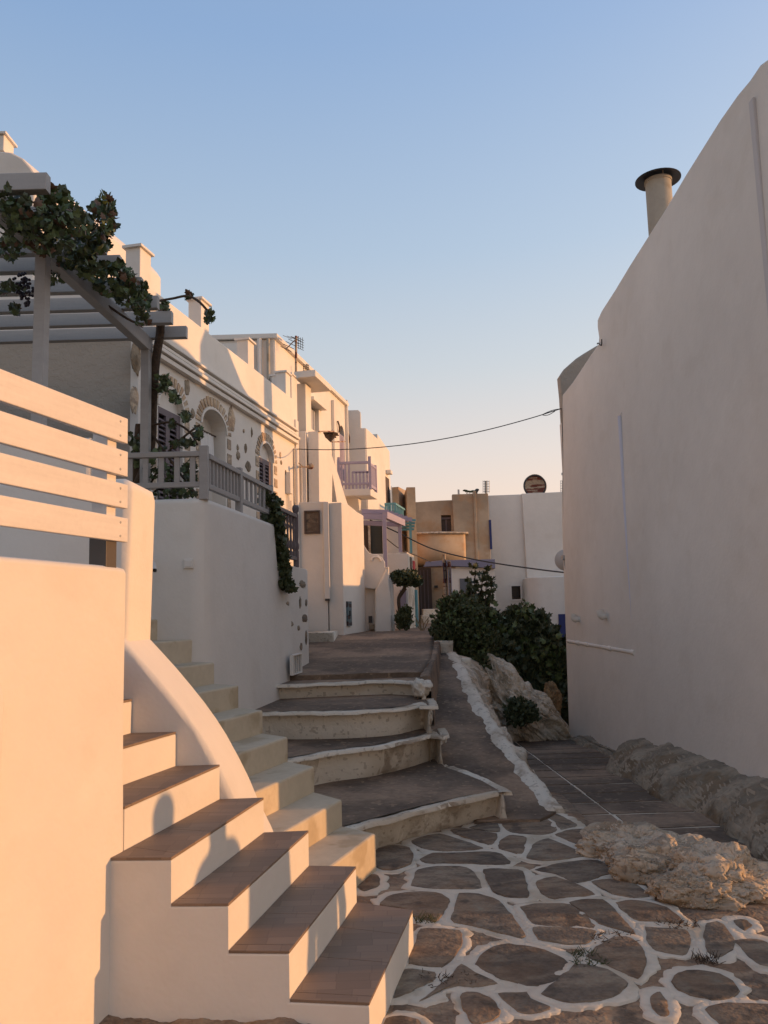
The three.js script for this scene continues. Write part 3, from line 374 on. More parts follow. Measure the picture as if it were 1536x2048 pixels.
{
  const yt = T.y(410, 890), yb = T.y(410, 985) + .0, Z = ZP(6.6);
  const a = thing('grey_railing', 'grey wooden railing facing the stairs on the terrace wall', 'railing', V(-1.9, terrTop, 6.66), 'grey terrace railings');
  const xL = -3.4, xP = at(405, 950, 6.6).x; railing(a, Z, xL, xP - .03, terrTop + .10, yt - .03, 14, mat.railPaint, { w: .045 });
  part(a, 'post', bx(xP - .035, xP + .035, terrTop - .01, yt + .015, 6.625, 6.695, .006), mat.railPaint);
  const b = thing('grey_railing', 'grey wooden railing running away along the lane side of the terrace', 'railing', T.pt(1, terrTop, -.06), 'grey terrace railings');
  const sE = T.s(550, 1000), sM = T.s(490, 980), s0 = .16; railing(b, T, s0, sM - .03, terrTop + .10, yt - .03, 9, mat.railPaint);
  railing(b, T, sM + .03, sE, terrTop + .10, yt - .03, 7, mat.railPaint); part(b, 'post', box(T, sM - .03, sM + .03, terrTop - .02, yt + .0, -.09, -.03, .005), mat.railPaint); part(b, 'post', box(T, sE, sE + .05, terrTop - .4, yt, -.09, -.03, .005), mat.railPaint);
  const c = thing('brown_railing', 'dark brown railing with turned balusters above the stone parapet', 'railing', T.pt(3.5, 2.2, -.06)), sp = T.s(601, 1060), sa = T.s(556, 1050), y0 = T.y(590, 1118), y1 = T.y(590, 1024);
  railing(c, T, sa, sp - .04, y0, y1, 7, mat.brownPaint, { turned: true }); const pq = T.pt(sp, T.y(601, 1134), -.06), ph = T.y(601, 1010) - pq.y; const lp = [[.035, 0], [.035, .25], [.028, .27], [.04, .3], [.04, .36], [.028, .4], [.035, .5], [.035, .84], [.026, .87], [.04, .9], [.044, .95], [.034, .99], [0, 1]].map(([r, y]) => new THREE.Vector2(r, y * ph)), lg = new THREE.LatheGeometry(lp, 14); lg.translate(pq.x, pq.y, pq.z); part(c, 'newel_post', lg, mat.brownPaint);
}
// ------------------------------------------------------------------ pergola over the terrace
const beamP = new Plane(-2.15, 7.2, 3.2);
{
  const p = thing('pergola', 'pale grey timber pergola with eight rafters over the upper left terrace', 'pergola', beamP.pt(-1.2, 1.72, 0)), yb = EYE + 2.47;
  const ends = [[97, 367], [160, 431], [212, 492], [242, 527], [285, 570], [317, 606], [345, 636], [374, 665]], hR = .11;
  part(p, 'beam', box(beamP, -4.6, -.0, yb - .02, yb + .11, -.04, .04, .004), mat.greyPaint);
  ends.forEach(([u, v]) => { const y = yb + .11 + .002, d = (() => { const r = ray(u, v); return (y + hR / 2 - EYE) / r[1] * r[2]; })(), x = at(u, v, d).x; part(p, 'rafter', bx(-6.2, x, y, y + hR, d - .035, d + .035, .005), mat.greyPaint); });
  for (const [u, v, y0] of [[292, 780, 1.77], [83, 640, 1.72]]) { const s = beamP.s(u, v); part(p, 'post', box(beamP, s - .04, s + .04, y0, yb - .02, -.038, .038, .005), mat.greyPaint); }
  part(p, 'post', box(beamP, -4.4, -4.32, 1.4, yb - .02, -.038, .038, .005), mat.greyPaint);
}

// ------------------------------------------------------------------ first house: arched openings, cornice, merlons
const F1 = new Plane(-2.69, 8.64, 12), roof1 = 5.41, end1 = 5.45;
function archHole(s0, s1, y0, spring, crown) { const p = new THREE.Path(), m = (s0 + s1) / 2; p.moveTo(s0, y0); p.lineTo(s1, y0); p.lineTo(s1, spring); const c = [[s1, spring]], a = (s1 - s0) / 2, b = crown - spring; for (let i = 1; i < 14; i++) { const t = Math.PI * i / 14; p.lineTo(m + a * Math.cos(t), spring + b * Math.sin(t)); } p.lineTo(s0, spring); p.closePath(); return p; }
{
  const h = thing('arched_house', 'white house with arched openings, cornice and merlons behind the terrace', 'house', F1.pt(2.7, 1.7, -1.5));
  const ops = [{ u: [316, 366], crown: [340, 779], sill: 2.45 }, { u: [403, 452], crown: [424, 819], sill: 1.8 }, { u: [519, 546], crown: [532, 887], sill: 2.55 }].map(o => { const s0 = F1.s(o.u[0], 900), s1 = F1.s(o.u[1], 900), cr = F1.y(...o.crown); return { ...o, s0, s1, cr, sp: cr - .26 }; });
  part(h, 'facade_wall', slab(F1, rect(0, end1, 1.2, roof1), -.38, 0, .012, ops.map(o => archHole(o.s0, o.s1, o.sill, o.sp, o.cr))), mat.white);
  const d0 = 8.64, side = ZP(8.655), ySplit = at(130, 674, 8.64).y;
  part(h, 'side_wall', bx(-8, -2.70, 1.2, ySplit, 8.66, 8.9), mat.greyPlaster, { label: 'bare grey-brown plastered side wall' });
  part(h, 'side_parapet', bx(-8, -2.72, ySplit, roof1 - .01, 8.61, 8.9, .015), mat.white);
  part(h, 'roof', prism([[-8, 8.8], [-2.95, 8.8], [-1.85, 14.0], [-8, 14.0]], roof1 - .5, roof1 - .35), mat.white);
  part(h, 'back_wall', bx(-8, -1.95, 1.2, roof1 - .1, 13.9, 14.05), mat.white);
  for (const [y0, y1, o] of [[4.60, 4.66, .07], [4.675, 4.72, .10], [4.76, 4.80, .05], [4.83, 4.86, .075]]) part(h, 'cornice_moulding', box(F1, -.03, end1 + .03, y0, y1, .002, o, .006), mat.white);
  const merlons = [[225, 468], [384, 596], [492, 684], [568, 750]];
  [.02, 1.62, 3.28, 5.03].forEach((s, i) => { const top = 5.80; const m = part(h, 'merlon', box(F1, s, s + .25, roof1 - .02, top, -.19, -.004, .01), mat.white); part(m, 'cap', box(F1, s - .03, s + .28, top, top + .03, -.22, .025, .004), mat.whiteSmooth); });
  // surrounds: voussoirs over the arch and jamb stones beside it
  const voussoirs = (o) => { const m = (o.s0 + o.s1) / 2, a = (o.s1 - o.s0) / 2, b = o.cr - o.sp, n = 15; for (let i = 0; i < n; i++) { const t = Math.PI * (i + .5) / n, dt = Math.PI / n * .30, q = (k, tt) => [m + (a + k) * Math.cos(tt), o.sp + (b + k) * Math.sin(tt)]; const k0 = .045, k1 = .155 + .03 * hash(i, 3, 8); part(h, 'voussoir', slab(F1, [q(k0, t - dt), q(k1, t - dt), q(k1, t + dt), q(k0, t + dt)], .0, .010 + .006 * hash(i, 1, 7), .003), mat.stonePale); }
    part(h, 'arch_edge', slab(F1, (() => { const sh = new THREE.Shape(); for (let i = 0; i <= 20; i++) { const t = Math.PI * i / 20; sh[i ? 'lineTo' : 'moveTo'](m + (a + .035) * Math.cos(t), o.sp + (b + .035) * Math.sin(t)); } for (let i = 20; i >= 0; i--) { const t = Math.PI * i / 20; sh.lineTo(m + a * Math.cos(t), o.sp + b * Math.sin(t)); } return sh; })(), .001, .02, .004), mat.white);
    for (let y = o.sp - .18, i = 0; y > o.sill + .05; y -= .21, i++) for (const sd of [-1, 1]) { const w = .11 + .05 * hash(i, sd + 2, 3), e = sd > 0 ? o.s1 + .04 : o.s0 - .04 - w; part(h, 'jamb_stone', box(F1, e, e + w, y, y + .16 - .03 * hash(i, sd + 2, 6), 0, .010, .004), mat.stonePale); } };
  ops.forEach(voussoirs);
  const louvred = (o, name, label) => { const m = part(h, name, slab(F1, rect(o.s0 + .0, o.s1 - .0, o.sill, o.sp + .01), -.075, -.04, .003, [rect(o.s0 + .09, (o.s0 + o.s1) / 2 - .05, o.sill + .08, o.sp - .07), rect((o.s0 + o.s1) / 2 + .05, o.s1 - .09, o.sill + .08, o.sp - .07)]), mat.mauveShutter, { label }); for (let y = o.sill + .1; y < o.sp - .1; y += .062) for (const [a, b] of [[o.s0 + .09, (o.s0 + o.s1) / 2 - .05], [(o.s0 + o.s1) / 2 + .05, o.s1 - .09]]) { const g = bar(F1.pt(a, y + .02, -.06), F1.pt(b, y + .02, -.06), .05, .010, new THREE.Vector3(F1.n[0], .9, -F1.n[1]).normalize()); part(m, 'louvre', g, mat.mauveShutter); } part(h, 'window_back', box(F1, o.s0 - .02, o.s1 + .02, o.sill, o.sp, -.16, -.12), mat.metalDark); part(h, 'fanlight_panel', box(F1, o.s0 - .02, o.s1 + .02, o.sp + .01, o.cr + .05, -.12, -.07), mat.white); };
  louvred(ops[0], 'shutter', 'mauve louvred shutter'); louvred(ops[2], 'shutter', 'mauve louvred shutter');
  { const o = ops[1]; part(h, 'window_back', box(F1, o.s0 - .02, o.s1 + .02, o.sill - .1, o.cr + .05, -.26, -.21), mat.white); const y1 = F1.y(418, 858), yb = F1.y(418, 905); part(h, 'curtain_rod', cyl(F1.pt(o.s0, y1 + .02, -.15), F1.pt(o.s1 - .02, y1 + .02, -.15), .012), mat.darkWood);
    const rows = [[], []]; for (let i = 0; i <= 40; i++) { const s = o.s0 + .02 + (o.s1 - o.s0 - .12) * i / 40, w = .02 * Math.sin(i * 1.3) + .01 * Math.sin(i * .45); rows[0].push(F1.pt(s, y1 + .01, -.15 + w * .4)); rows[1].push(F1.pt(s, yb + .12 * Math.sin(i * .13 + 1) - .1, -.14 + w)); } part(h, 'curtain', smooth(sheet(rows)), mat.cloth, { label: 'white net curtain' }); }
  for (const [u, v, a, b] of [[463, 838, .17, .24], [487, 862, .04, .04], [503, 865, .035, .1], [476, 911, .1, .085], [385, 827, .07, .09], [491, 897, .07, .1], [496, 933, .15, .11], [475, 895, .05, .06], [272, 715, .13, .26], [268, 800, .12, .2], [560, 910, .045, .08], [562, 925, .05, .05], [571, 945, .04, .06], [374, 775, .1, .14], [330, 700, .06, .08]]) { const [s, y] = F1.px(u, v), g = rockGeo(new THREE.Vector3(), a * .75, b * .75, .018, u * .37, .3, 3); g.applyMatrix4(frameMatrix(F1, 0)); const q = F1.pt(s, y, 0), z = F1.pt(0, 0, 0); g.translate(q.x - z.x, q.y, q.z - z.z); part(h, 'bare_stone', g, v % 2 ? mat.stoneWall : mat.stonePale); }
  const [js, jy] = F1.px(573, 965); part(h, 'meter_box', box(F1, js - .06, js + .07, jy - .2, jy + .17, .002, .09, .01), mat.whiteSmooth);
  for (const k of [-.02, .03]) part(h, 'cable', tube([F1.pt(js + k, jy - .2, .03), F1.pt(js + k + .02, jy - .45, .03), F1.pt(js + k - .05, jy - .62, .035), F1.pt(js + k + .1, jy - .66, .03), F1.pt(js + k + .12, jy - .3, .03)], .009, 5), mat.whiteSmooth);
  part(h, 'corner_pilaster', box(F1, end1 + .0, end1 + .16, 1.2, F1.y(583, 835), -.3, .03, .01), mat.white);
  part(h, 'downpipe', cyl(F1.pt(end1 - .06, 2.0, .05), F1.pt(end1 - .06, 4.5, .05), .035, .035, 10), mat.whiteSmooth);
  // set-back upper storey
  const u = thing('rooftop_storey', 'white rooftop storey with a rounded shoulder above the pergola', 'roof structure', V(-4.6, roof1 - .4, 9.3));
  const pr = [[70, 420], [70, 348], [62, 335], [45, 316], [22, 304], [0, 302], [-160, 302]].map(([a, b]) => at(a, b, 8.75)).map(p => [p.x, p.y]); const Zs = ZP(8.75);
  const bs = slab(Zs, [[pr[0][0], roof1 - .38], ...pr.slice(1), [pr[6][0], roof1 - .38]], -3.0, 0, .02), bp = bs.attributes.position; for (let i = 0; i < bp.count; i++) { const dd = -bp.getZ(i) - 8.75; bp.setX(i, bp.getX(i) + dd * .21); } bs.computeVertexNormals(); part(u, 'storey_wall', bs, mat.white);
  const c0 = at(12, 290, 8.85); part(u, 'chimney', bx(c0.x - .5, c0.x, c0.y - .1, c0.y + .1, 8.8, 9.05, .01), mat.white); part(u, 'chimney_cap', bx(c0.x - .53, c0.x + .03, c0.y + .1, c0.y + .13, 8.77, 9.08, .005), mat.whiteSmooth);
}
// ------------------------------------------------------------------ second house with the outside stair block
const c2 = at(549, 760, 14.25), F2 = new Plane(c2.x, 14.25, 12);
{
  const h = thing('tall_white_house', 'taller white house with a flat chimney canopy beyond the arched house', 'house', F2.pt(2.5, 1.2, -1.5));
  const yT = F2.y(555, 684), e = F2.s(694, 900);
  const dS0 = F2.s(589, 800), dS1 = F2.s(596, 800), wS0 = F2.s(619, 830), wS1 = F2.s(638, 830), wy0 = F2.y(630, 862), wy1 = F2.y(625, 808), aS0 = F2.s(679, 870), aS1 = F2.s(689, 870), ay1 = F2.y(684, 852), ay0 = F2.y(684, 960);
  part(h, 'facade_wall', slab(F2, rect(0, e, .9, yT), -.35, 0, .01, [rect(wS0, wS1, wy0, wy1), archHole(aS0, aS1, ay0, ay1 - .25, ay1)]), mat.white);
  part(h, 'side_wall', bx(-6.5, c2.x - .02, 2, yT - .02, 14.26, 14.5), mat.white); part(h, 'roof_slab', prism([[-6.5, 14.2], [c2.x + .06, 14.2], [F2.pt(e, 0, .07).x, -F2.pt(e, 0, .07).z], [-6.5, 20]], yT, yT + .09, .01), mat.white);
  part(h, 'side_return', bx(-4.5, c2.x - .42, yT - .5, yT - .12, 14.1, 14.2, .005), mat.white);
  for (const k of [.10, .26]) part(h, 'downpipe', cyl(V(c2.x - k, 2.8, 14.19), V(c2.x - k, yT - .02, 14.19), k < .2 ? .03 : .045, k < .2 ? .03 : .045, 8), k < .2 ? mat.pipeGrey : mat.whiteSmooth);
  const sh = part(h, 'window_shutter', box(F2, wS0, wS1 - .02, wy0, wy1 - .06, -.12, -.08, .004), mat.greyShutter, { label: 'pale grey shutter with a diamond cut-out' }); const dm = F2.px(627, 828); part(sh, 'diamond_cutout', slab(F2, [[dm[0], dm[1] - .16], [dm[0] + .06, dm[1]], [dm[0], dm[1] + .16], [dm[0] - .06, dm[1]]], -.08, -.076), mat.metalDark); for (let i = 1; i < 4; i++) part(sh, 'batten', box(F2, wS0 + (wS1 - wS0) * i / 4, wS0 + (wS1 - wS0) * i / 4 + .012, wy0, wy1 - .06, -.08, -.07), mat.greyShutter);
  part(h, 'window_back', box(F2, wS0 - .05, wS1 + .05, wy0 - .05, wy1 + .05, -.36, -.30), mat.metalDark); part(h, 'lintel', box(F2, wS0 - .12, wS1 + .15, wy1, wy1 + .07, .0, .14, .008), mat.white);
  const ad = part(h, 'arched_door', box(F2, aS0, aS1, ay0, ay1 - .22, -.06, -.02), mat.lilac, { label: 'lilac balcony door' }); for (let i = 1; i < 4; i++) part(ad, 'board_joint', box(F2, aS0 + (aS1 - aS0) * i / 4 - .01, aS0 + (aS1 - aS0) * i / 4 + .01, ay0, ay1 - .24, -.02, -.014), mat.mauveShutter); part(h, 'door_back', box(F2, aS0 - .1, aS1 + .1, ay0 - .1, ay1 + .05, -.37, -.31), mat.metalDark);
  // upper drain strip and pilasters on the lit front
  for (const [uu, vv, w] of [[663, 850, .05], [690, 840, .06]]) { const s = F2.s(uu, vv); part(h, 'pilaster', box(F2, s, s + w, 3.0, F2.y(uu, 797) - .05, .0, .07, .01), mat.white); }
  for (const [uu, vv] of [[674, 852], [694, 874]]) { const [s, y] = F2.px(uu, vv); part(h, 'shutter_catch', tube([F2.pt(s, y + .12, .02), F2.pt(s + .02, y, .05), F2.pt(s + .08, y - .14, .03)], .022, 6), mat.darkWood); }
  // chimney canopy
  const cp = at(553, 752, 14.05), ch = thing('chimney', 'white chimney block with a projecting flat canopy slab', 'chimney', V(cp.x, cp.y - 1.2, 14.0)); const q0 = at(553, 860, 14.05), q1 = at(584, 752, 14.05);
  const CP = new Plane(q1.x, 13.95, 12); part(ch, 'stack', box(CP, 0, .32, 3.2, q1.y, -.38, 0, .01), mat.white); part(ch, 'coping', box(CP, -.02, .34, q1.y, q1.y + .03, -.42, .02, .004), mat.whiteSmooth);
  const slabY = at(600, 752, 14.3).y; part(ch, 'canopy', box(CP, .3, 1.35, slabY - .05, slabY + .07, -.05, .36, .01), mat.white); part(ch, 'recess_panel', box(CP, .34, .62, 3.4, slabY - .2, -.25, -.20), mat.greyShutter); part(ch, 'jamb', box(CP, .64, .98, 3.2, slabY - .06, -.3, .06, .008), mat.white);
  const an = thing('tv_antenna', 'rusty-masted television antenna on the tall white house', 'antenna', at(592, 750, 14.3), 'rooftop antennas'); const m0 = at(592, 752, 14.3), m1 = at(592, 672, 14.3); part(an, 'mast', cyl(m0, m1, .022), mat.rust);
  const bm = [at(566, 671, 14.2), at(604, 680, 14.6)], b0 = at(595, 674, 14.3); const boom = part(an, 'boom', bar(at(572, 698, 14.0), at(597, 673, 14.35), .015, .015), mat.metalDark); for (let i = 0; i < 5; i++) { const t = i / 5, a = at(572, 698, 14.0).lerp(at(597, 673, 14.35), t); part(an, 'element', cyl(a.clone().add(V(-.1, .06, .03)), a.clone().add(V(.1, -.06, -.03)), .006, .006, 5), mat.metalDark); } for (let i = 0; i < 5; i++) { const y = at(600, 676 + i * 5, 14.4); part(an, 'reflector_rod', cyl(y.clone().add(V(-.07, .02, 0)), y.clone().add(V(.06, -.015, .1)), .005, .005, 5), mat.metalDark); } for (let i = 0; i < 3; i++) { const y = at(597 + i * 4, 675, 14.4); part(an, 'reflector_rod', cyl(y, y.clone().add(V(0, -.22, 0)), .005, .005, 5), mat.metalDark); } for (let i = 0; i < 3; i++) part(an, 'element', cyl(at(566 + i * 8, 671 + i, 14.2), at(584 + i * 6, 678, 14.5), .005, .005, 5), mat.metalDark);
  const a2 = thing('tv_antenna', 'small grid antenna peeking over the roof edge of the tall house', 'antenna', at(614, 745, 15.2), 'rooftop antennas'); part(a2, 'mast', cyl(at(614, 750, 15.2), at(614, 728, 15.2), .012), mat.metalDark); for (let i = 0; i < 4; i++) { part(a2, 'grid_rod', cyl(at(606, 729 + i * 4, 15.2), at(618, 731 + i * 4, 15.2), .006, .006, 5), mat.metalDark); part(a2, 'grid_rod', cyl(at(607 + i * 3.5, 729, 15.21), at(607 + i * 3.5, 745, 15.21), .006, .006, 5), mat.metalDark); }
}
{ // stair block: upper volume P and lower volume Q
  const P0 = at(637, 1000, 14.15), Z = ZP(14.15), R = new Plane(P0.x, 14.15, 12), b = thing('stair_block', 'white outside stair block with a steep sloping parapet beside the lane', 'building', V(P0.x - .3, .8, 14.6));
  const yt = at(620, 862, 14.15).y, xl = at(586, 950, 14.15).x; part(b, 'upper_front', bx(xl - .1, P0.x - .21, 1.0, yt, 14.15, 14.4, .008), mat.white);
  const pf = [[637, 862], [648, 868], [656, 886], [667, 920], [678, 952], [688, 985], [694, 1004]].map(([u, v]) => R.px(u, v)); part(b, 'sloping_parapet', slab(R, [[0, 1.0], [pf[6][0] + .4, 1.0], [pf[6][0] + .4, pf[6][1] - .2], ...pf.slice().reverse()], -.2, 0, .01, [[[R.s(664, 1000), R.y(664, 1004)], [R.s(674, 1000), R.y(674, 1004)], [R.s(665, 948), R.y(665, 948)]]]), mat.white);
  const Q0 = at(686, 1100, 13.95), QR = new Plane(Q0.x, 13.95, 12), qt = at(650, 1003, 13.95).y, qx = at(590, 1100, 13.95).x, gy = pathY(13.9);
  part(b, 'lower_front', bx(qx - .2, Q0.x - .28, gy - .3, qt, 13.95, 14.14, .01), mat.white);
  const qp = [[683, 1005], [698, 1010], [715, 1024], [727, 1031]].map(([u, v]) => QR.px(u, v)), qe = QR.s(730, 1200); part(b, 'lower_side', slab(QR, [[-.02, gy - .3], [qe + .05, gy - .3], [qe + .02, 1.6], [qp[3][0], qp[3][1]], ...qp.slice(0, 3).reverse()], -.27, .0, .015), mat.white);
  const ds = at(653, 1080, 13.93), pipe = [at(653, 1004, 13.92), at(655, 1198, 13.92)]; part(b, 'downpipe', box(ZP(13.95), pipe[1].x - .05, pipe[1].x + .05, pipe[1].y, pipe[0].y, .0, .06, .01), mat.whiteSmooth); part(b, 'pipe_mouth', bx(pipe[1].x - .04, pipe[1].x + .04, pipe[1].y - .03, pipe[1].y + .004, 13.89, 13.94), mat.metalDark);
  const pv = [at(609, 1068, 13.95), at(640, 1021, 13.95)], pn = part(b, 'window_frame', slab(ZP(13.95), rect(pv[0].x, pv[1].x, pv[0].y, pv[1].y), 0, .04, .004, [rect(pv[0].x + .03, pv[1].x - .03, pv[0].y + .03, pv[1].y - .03)]), mat.darkWood); part(pn, 'screen', bx(pv[0].x + .03, pv[1].x - .03, pv[0].y + .03, pv[1].y - .03, 13.93, 13.948), mat.stoneDark);
  const ht = [QR.px(693, 1252), QR.px(700, 1203)], hm = part(b, 'utility_hatch', box(QR, ht[0][0], ht[1][0], ht[0][1], ht[1][1], .0, .03, .004), mat.oldBlue, { label: 'weathered blue metal hatch' }); part(hm, 'hatch_handle', box(QR, ht[0][0] + .1, ht[0][0] + .13, (ht[0][1] + ht[1][1]) / 2 - .05, (ht[0][1] + ht[1][1]) / 2 + .05, .03, .05), mat.metalDark);
  part(b, 'wire', tube([at(588, 1052, 14.13), at(596, 1040, 14.12), at(602, 1048, 14.12), at(604, 985, 14.12), at(603, 935, 14.12)], .008, 5), mat.whiteSmooth);
  const br = thing('iron_bracket', 'rusty iron bracket arm on the shaded stair block wall', 'bracket', at(590, 934, 14.1)); part(br, 'arm', bar(at(588, 934, 14.12), at(618, 934, 13.7), .03, .02), mat.rust); part(br, 'brace', bar(at(588, 919, 14.12), at(606, 933, 13.85), .015, .015), mat.rust); part(br, 'insulator', rockGeo(at(621, 933, 13.68), .06, .05, .05, 3, .2, 2), mat.rust);
  const pl = thing('hanging_planter', 'dark hanging planter on iron brackets beside the tall white house', 'planter', at(662, 872, 15)); part(pl, 'arm', bar(at(638, 863, 14.2), at(668, 863, 15.3), .025, .025), mat.rust); part(pl, 'arm', bar(at(664, 884, 15.3), at(690, 883, 16.5), .025, .025), mat.rust); const pc = at(661, 884, 15.2), lg = new THREE.ConeGeometry(.13, .14, 12); lg.rotateX(Math.PI); lg.translate(pc.x, pc.y + .06, pc.z); part(pl, 'basket', lg, mat.darkWood); part(pl, 'dry_plant', rockGeo(pc.clone().add(V(0, .14, 0)), .14, .06, .12, 9, .7, 3, 4), mat.bark);
  const doorStep = thing('low_step', 'crumbling limewashed step at the foot of the stair block', 'step', V(-1.2, pathY(12.6), 12.8)); part(doorStep, 'step_body', rough(bx(at(616, 1280, 12.9).x - .2, at(672, 1262, 13.3).x, .8, pathY(13) + .14, 12.75, 13.9, .02), .015, 4), mat.wash);
}
// ------------------------------------------------------------------ balcony, further houses on the left
{
  const bd = 18.4, by0 = at(700, 992, bd).y, by1 = at(700, 978, bd).y, xl = at(684, 985, bd).x - .3, B0 = at(741, 985, bd), BR = new Plane(B0.x, bd, 12), sE = BR.s(755, 1000);
  const b = thing('balcony', 'white balcony slab with a lilac wooden railing over the lane', 'balcony', V(B0.x - .4, by0, bd + .4));
  part(b, 'slab', prism([[xl, bd], [B0.x, bd], [BR.pt(sE, 0, 0).x, bd + sE * BR.t[1]], [xl + .25, bd + sE * BR.t[1]]], by0, by1, .015), mat.white);
  const cb = at(706, 998, bd + .3); part(b, 'corbel', slab(BR, [[.2, by0], [sE - .2, by0], [sE - .3, by0 - .28], [.35, by0 - .3]], -.75, -.35, .02), mat.white);
  const yt = at(700, 921, bd).y, yl = at(700, 968, bd).y, Z = ZP(bd + .03), x0 = at(679, 950, bd).x, x1 = at(737, 950, bd).x; const rm = mat.lilac;
  part(b, 'top_rail', box(Z, x0, x1, yt - .08, yt - .02, -.03, .02, .004), rm); part(b, 'mid_rail', box(Z, x0 + .3, x1, yt - .30, yt - .25, -.02, .01, .003), rm); part(b, 'bottom_rail', box(Z, x0, x1, yl - .02, yl + .03, -.02, .02, .004), rm);
  for (let i = 0; i < 8; i++) { const s = x0 + (x1 - x0) * (i + .6) / 8; part(b, 'baluster', box(Z, s - .022, s + .022, by1, i < 3 ? yt - .06 : yt - .27, -.02, .01, .003), rm); }
  for (const s of [x0 - .02, x1 + .03]) part(b, 'post', box(Z, s - .035, s + .035, by1 - .02, yt + .09, -.04, .03, .006), rm);
  part(b, 'top_rail', box(BR, .05, sE, yt - .10, yt - .04, -.06, -.01, .004), rm); part(b, 'bottom_rail', box(BR, .05, sE, by1 + .05, by1 + .12, -.06, -.01, .004), rm); for (let i = 0; i < 9; i++) { const s = .1 + (sE - .12) * (i + .5) / 9; part(b, 'baluster', box(BR, s - .02, s + .02, by1 + .1, yt - .08, -.05, -.02, .003), rm); } part(b, 'post', box(BR, sE - .04, sE + .03, by1, yt + .0, -.07, .0, .006), rm);
  // third house
  const d3 = 19.6, t = thing('stepped_house', 'white house with a stepped shaded gable beyond the balcony', 'house', V(-1.5, 1.2, 20)); const y1 = at(710, 820, d3).y, y2 = at(728, 856, d3).y, xa = at(690, 900, d3).x - .6, xb = at(723, 900, d3).x, xc = at(733, 900, d3).x;
  part(t, 'gable', slab(ZP(d3), [[xa, 1], [xc - .02, 1], [xc - .02, y2], [xb, y2], [xb, y1 - .06], [xb - .06, y1], [xa, y1]], -.3, 0, .01), mat.white); const R3 = new Plane(xc, d3, 12); part(t, 'side_wall', box(R3, .02, 2.2, 1, y2, -.3, .0, .01), mat.white);
  // fourth house
  const d4 = 21.6, f = thing('far_white_house', 'slim white house with a sloping roofline at the lane bend', 'house', V(-.3, 1.2, 22)); const xd = at(757, 950, d4).x, y4 = at(745, 868, d4).y, R4 = new Plane(xd, d4, 12), q = [[757, 870], [779, 903], [782, 1015]].map(([u, v]) => R4.px(u, v));
  part(f, 'front_wall', bx(xa, xd - .26, 1, y4, d4, d4 + .3, .01), mat.white); part(f, 'side_wall', slab(R4, [[0, 1], [q[1][0], 1], [q[1][0], q[1][1]], [0, q[0][1]]], -.25, 0, .012), mat.white); const w0 = R4.px(770, 1010), w1 = R4.px(774, 956); part(f, 'window', box(R4, w0[0], w1[0] + .2, w0[1], w1[1], .0, .02), mat.darkWood); const lm = R4.px(773, 945); part(f, 'wall_lamp', box(R4, lm[0] - .1, lm[0] + .15, lm[1] - .05, lm[1] + .06, 0, .15, .02), mat.whiteSmooth);
  // turquoise balcony rail on it
  const tb = thing('turquoise_balcony', 'turquoise wooden balcony rail high above the lilac pergola', 'balcony', at(790, 1015, 21)); const Zt = ZP(21), tx0 = at(769, 1012, 21).x, tx1 = at(792, 1012, 21).x, ty0 = at(780, 1022, 21).y, ty1 = at(780, 1006, 21).y; part(tb, 'top_rail', box(Zt, tx0, tx1, ty1 - .05, ty1, 0, .05), mat.turquoise); for (let i = 0; i < 5; i++) { const s = tx0 + (tx1 - tx0) * (i + .5) / 5; part(tb, 'baluster', box(Zt, s - .025, s + .025, ty0, ty1 - .05, .01, .04), mat.turquoise); } part(tb, 'deck', bx(tx0 - .4, tx1 + .1, ty0 - .1, ty0, 21, 22), mat.turquoise); const TR = new Plane(tx1, 21, 12); part(tb, 'top_rail', box(TR, 0, 1.3, ty1 - .05, ty1, -.05, 0), mat.turquoise); for (let i = 0; i < 6; i++) part(tb, 'baluster', box(TR, .1 + i * .2, .14 + i * .2, ty0, ty1 - .05, -.04, -.01), mat.turquoise);
}
